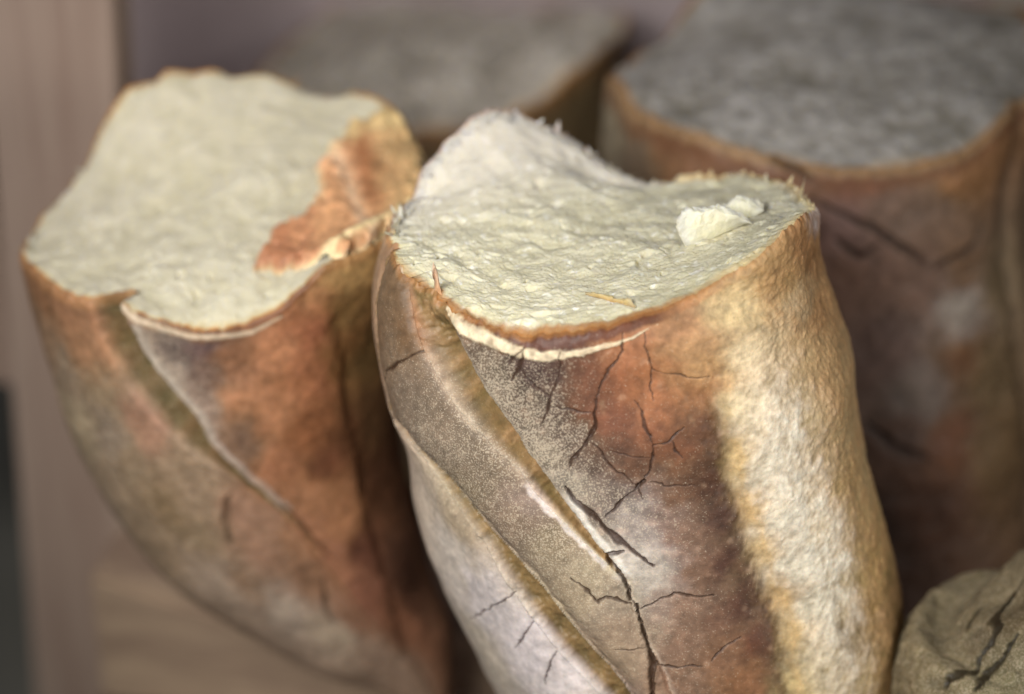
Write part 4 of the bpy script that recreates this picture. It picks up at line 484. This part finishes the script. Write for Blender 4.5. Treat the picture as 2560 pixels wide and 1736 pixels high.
# torn fold of crust lying over the right of the left loaf's crumb
def fold_mesh():
    poly = [(.65, -.42), (.50, -.23), (.41, .2), (.25, .34), (.12, .50), (.13, .66), (.27, .76), (.40, .80), (.46, .86), (.60, .80), (.78, .62), (.93, .30), (.99, .06), (.97, -.12), (.88, -.40), (.78, -.46)]
    X, Y, P = LN['X'], LN['Y'], LN['Pc']; Rm = LN['lf'].Rm
    jx = X + .05*pn(P, .005, 401) + .035*pn(P, .0018, 402); jy = Y + .05*pn(P, .005, 403) + .035*pn(P, .0018, 404)
    d, s_ = polydist(jx*Rm, jy*Rm, [(x*Rm, y*Rm) for x, y in poly + poly[:1]], .03)
    ins = np.zeros(X.shape, bool)
    for i in range(len(poly)):
        x0, y0 = poly[i]; x1, y1 = poly[(i+1) % len(poly)]
        ins ^= ((y0 > jy) != (y1 > jy)) & (jx < (x1-x0)*(jy-y0)/(y1-y0+1e-9) + x0)
    sd = np.where(ins, d, -d)
    nc = int((LN['ro_n'])); nrw = len(X)//nc; F = gridfaces(nrw, nc, True)[:, ::-1]
    keep = (sd[F] > -.0008).all(1); F = F[keep]; u = np.unique(F); rm = np.full(len(X), -1); rm[u] = np.arange(len(u)); F = rm[F]
    p = P[u]; sdu = sd[u]; x = X[u]; y = Y[u]
    n2 = fbm(p, .005, 3, 411); n1 = fbm(p, .014, 2, 421)
    h = -.0006 + .0042*ss(-.0006, .0022, sdu) + .0012*ss(.3, -.3, y)*ss(.001, .006, sdu) + .0008*n1*ss(0, .004, sdu) + .00025*n2
    # a crease runs down the fold and a pale ridge closes it at the front
    ux = x - (.60 + .1*y); h -= .0016*np.exp(-((ux + .02)/.05)**2)*ss(-.4, -.1, y)*(1-ss(.3, .6, y))
    rg_ = np.exp(-((y - (.80 - .75*(x-.42)) + .02*n2)/.05)**2)*ss(.3, .42, x); h += .002*rg_
    col = np.tile(lin((210, 158, 114)), (len(u), 1))
    col = mixc(col, ss(.55, .9, x + .1*n1), (212, 176, 124)); col = mixc(col, ss(.15, .55, .5 - np.abs(x-.42-.1*n1))*ss(-.2, .3, y)*.0 + ss(.45, .25, x + .08*n2)*.8, (170, 112, 80))
    col = mixc(col, np.exp(-((x - .66 - .08*y + .05*n1)/.07)**2)*.8*ss(.6, .2, y), (148, 92, 56)); col = mixc(col, np.exp(-((x - .56 - .1*y)/.035)**2)*.6, (236, 206, 172))  # dark crease shading and a pale highlight streak painted into the fold colour
    col = mixc(col, ss(-.15, -.38, y + .1*n2)*.8, (224, 196, 140)); col = mixc(col, np.clip(rg_, 0, 1)*.85, (224, 206, 158))
    col = mixc(col, (1 - ss(-.0002, .0012, sdu))*.8, (226, 212, 168)); col *= (1 + .2*n2 + .12*ridged(np.stack([x*.06, y*.012, x*0], 1).astype(np.float32), .004, 3, 431))[:, None]
    return p + LN['ax'][None]*h[:, None], F, col
_v, _f, _c2 = fold_mesh()
mesh_obj('crust_fold', _v, _f, M_CRUST, t_l, dict(Col=np.clip(_c2, .01, .9), flour=np.full(len(_v), .05)))
# ---- loose bits on the centre loaf
def sheet(name, B0, B1, T0, T1, bulge, nu, nv, col, mat, seed, jag=.0012, thick=.0007, taper=None):
    B0, B1, T0, T1 = [np.array(q, float) for q in (B0, B1, T0, T1)]
    u, v = np.meshgrid(np.linspace(0, 1, nu), np.linspace(0, 1, nv)); u = u.ravel()[:, None]; v = v.ravel()[:, None]
    p = (B0*(1-u) + B1*u)*(1-v) + (T0*(1-u) + T1*u)*v; p = p + np.array(bulge)*np.sin(v*2.2)*(.4 + .6*np.sin(np.clip(u, .05, .95)*math.pi))
    nrm = np.cross(B1-B0, T0-B0); nrm /= np.linalg.norm(nrm)
    q = p.astype(np.float32); up = T0 - B0; up = up/np.linalg.norm(up)
    p = p - up*np.linalg.norm(T0 - B0)*.55*v*(1 - np.sin(np.clip(u, .02, .98)*math.pi)**.5)
    p = p + up*(v**2)*(jag*2.2*pn(q*np.array([1, 1, .15], np.float32), .0045, seed) + jag*pn(q, .0009, seed+1))[:, None]
    p = p + nrm*(.0011*fbm(q, .004, 3, seed+2))[:, None]*(v + .2)
    edge = np.minimum(np.minimum(u, 1-u)*2.5, 1)*np.minimum((1-v)*3 + .15, 1)
    a = p + nrm*thick*edge; b = p - nrm*thick*edge; F = gridfaces(nv, nu, False); n = len(p)
    Vv = np.vstack([a, b]); Ff = np.vstack([F, F[:, ::-1] + n])
    k = np.arange(nu-1); j = np.arange(nv-1); rims = []
    rims.append(np.stack([k, k+1, k+1+n, k+n], -1)); o = (nv-1)*nu; rims.append(np.stack([o+k+1, o+k, o+k+n, o+k+1+n], -1))
    rims.append(np.stack([(j+1)*nu, j*nu, j*nu+n, (j+1)*nu+n], -1)); e = nu-1; rims.append(np.stack([j*nu+e, (j+1)*nu+e, (j+1)*nu+e+n, j*nu+e+n], -1))
    C = lin(col[0])*(1-v) + lin(col[1])*v; C = np.vstack([C, C])*(1 + .1*fbm(np.vstack([q, q]), .0015, 2, seed+5))[:, None]
    return mesh_obj(name, Vv, np.vstack([Ff] + rims), mat, t_c, dict(Col=np.clip(C, 0, .92), flour=np.zeros(len(Vv))))
sheet('crumb_flake', (.0425, .0240, .1528), (.0580, .0325, .1552), (.0378, .031, .1620), (.0590, .0345, .1588), (-.001, -.0035, .0018), 80, 50, ((236, 230, 200), (244, 238, 212)), M_CRUMB, 501, .0006, .0008)
sheet('crumb_flake', (.0500, .0330, .1512), (.0625, .0395, .1545), (.0490, .0395, .1558), (.0620, .0445, .1570), (0, -.001, .001), 60, 30, ((230, 224, 192), (238, 232, 206)), M_CRUMB, 561, .0009, .0006)
sheet('crust_shard', (-.0186, .0070, .1500), (-.0166, .0066, .1500), (-.0192, .0098, .1590), (-.0184, .0096, .1588), (.0003, -.0006, 0), 10, 40, ((190, 140, 96), (214, 186, 160)), M_CRUST, 521, .0006, .0004)
sheet('crust_shred', (.0290, -.0040, .1535), (.0176, .0063, .1508), (.0294, -.0030, .1543), (.0173, .0074, .1514), (0, -.0004, .0006), 50, 8, ((196, 160, 108), (214, 190, 140)), M_CRUMB, 541, .0006, .0004)
# ---- right loaf
RF = DATA['rf']
def right_disp(c):
    m, dp = cracks(c, c['lf'].Rm, RF['cracks'], 1.); c['ck'] = m
    th, v, Rm = c['th'], c['v'], c['lf'].Rm
    return -dp + .0003*c['n2'] - .003*np.exp(-((th - .95)*Rm/.004)**2)
def right_col(c):
    P = c['P']; r = shepard(c['a'], c['v'], RF['paint'], c['lf'].Rm, .01, (.003*fbm(P, .009, 3, 301), .003*fbm(P, .009, 3, 311)))
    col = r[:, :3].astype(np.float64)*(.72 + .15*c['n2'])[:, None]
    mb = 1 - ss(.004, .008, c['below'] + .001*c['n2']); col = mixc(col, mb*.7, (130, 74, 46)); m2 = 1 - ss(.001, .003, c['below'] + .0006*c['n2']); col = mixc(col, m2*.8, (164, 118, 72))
    col = mixc(col, c['ck']*.8, (60, 36, 28))
    return np.clip(col, .003, .9), r[:, 3]*.8
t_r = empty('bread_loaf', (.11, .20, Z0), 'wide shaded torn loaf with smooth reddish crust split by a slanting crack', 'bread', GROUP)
RN = build_loaf('right', t_r, 320, 260, 1.9, right_disp, right_col, crumb_basic((182, 177, 172), (126, 120, 108), ((176, 150, 112), (158, 108, 62)), 1.5, .04), 170, sat=.7, gain=.98, tufts=900)  # crumb darker than the front loaves': shade put into its colour
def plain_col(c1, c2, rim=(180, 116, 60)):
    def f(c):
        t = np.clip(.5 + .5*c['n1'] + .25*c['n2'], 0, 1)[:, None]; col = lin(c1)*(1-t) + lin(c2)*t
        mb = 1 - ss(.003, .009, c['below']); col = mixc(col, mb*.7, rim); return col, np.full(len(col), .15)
    return f
t_m = empty('bread_loaf', (0, .32, Z0), 'dim blurred torn loaf in the shade behind the two front loaves, crumb greyed to paint the shade in', 'bread', GROUP)
build_loaf('mid', t_m, 200, 90, 1.9, None, plain_col((92, 70, 48), (122, 96, 64), (120, 76, 40)), crumb_basic((214, 206, 192), (140, 131, 116), ((196, 170, 120), (180, 120, 60)), 3., .035), 90)  # grey crumb colours include the shade at the back
t_f = empty('bread_loaf', (.08, .45, Z0), 'barely visible farthest torn loaf at the top edge, behind the dim shaded loaf', 'bread', GROUP)
build_loaf('far', t_f, 140, 50, 1.9, None, plain_col((130, 96, 66), (170, 130, 90)), crumb_basic((206, 196, 180), (176, 166, 150), ((196, 170, 120), (180, 120, 60)), 1.4, .03), 60)
t_e = empty('bread_loaf', (.25, .33, Z0), 'dark reddish loaf cut off by the right edge, behind the wide shaded loaf', 'bread', GROUP)
build_loaf('edge', t_e, 160, 80, 1.9, None, plain_col((96, 50, 38), (130, 76, 54)), crumb_basic((206, 196, 180), (176, 166, 150), ((196, 170, 120), (180, 120, 60)), 1.4, .03), 60)
KF = DATA['kf']
def corner_disp(c):
    m, dp = cracks(c, c['lf'].Rm, KF['cracks'], 1.); c['ck'] = m; return -dp + .0012*c['n2'] + .0004*c['n3'] + .001*fbm(c['P'], .012, 2, 611)
def corner_col(c):
    P = c['P']; r = shepard(c['a'], c['v'], KF['paint'], c['lf'].Rm, .008, (.003*fbm(P, .008, 3, 601), .003*fbm(P, .008, 3, 605)))
    col = r[:, :3].astype(np.float64)*(1 + .2*c['n2'])[:, None]; col = mixc(col, c['ck']*.85, (52, 38, 30)); return np.clip(col, .003, .9), r[:, 3]*(1-c['ck'])
t_k = empty('bread_loaf', (.14, -.01, Z0), 'whole floury grey-brown loaf with dark cracks, only its rounded top showing in the bottom corner', 'bread')
build_loaf('corner', t_k, 360, 260, 2.2, corner_disp, corner_col, None, gain=.5, sat=.9)
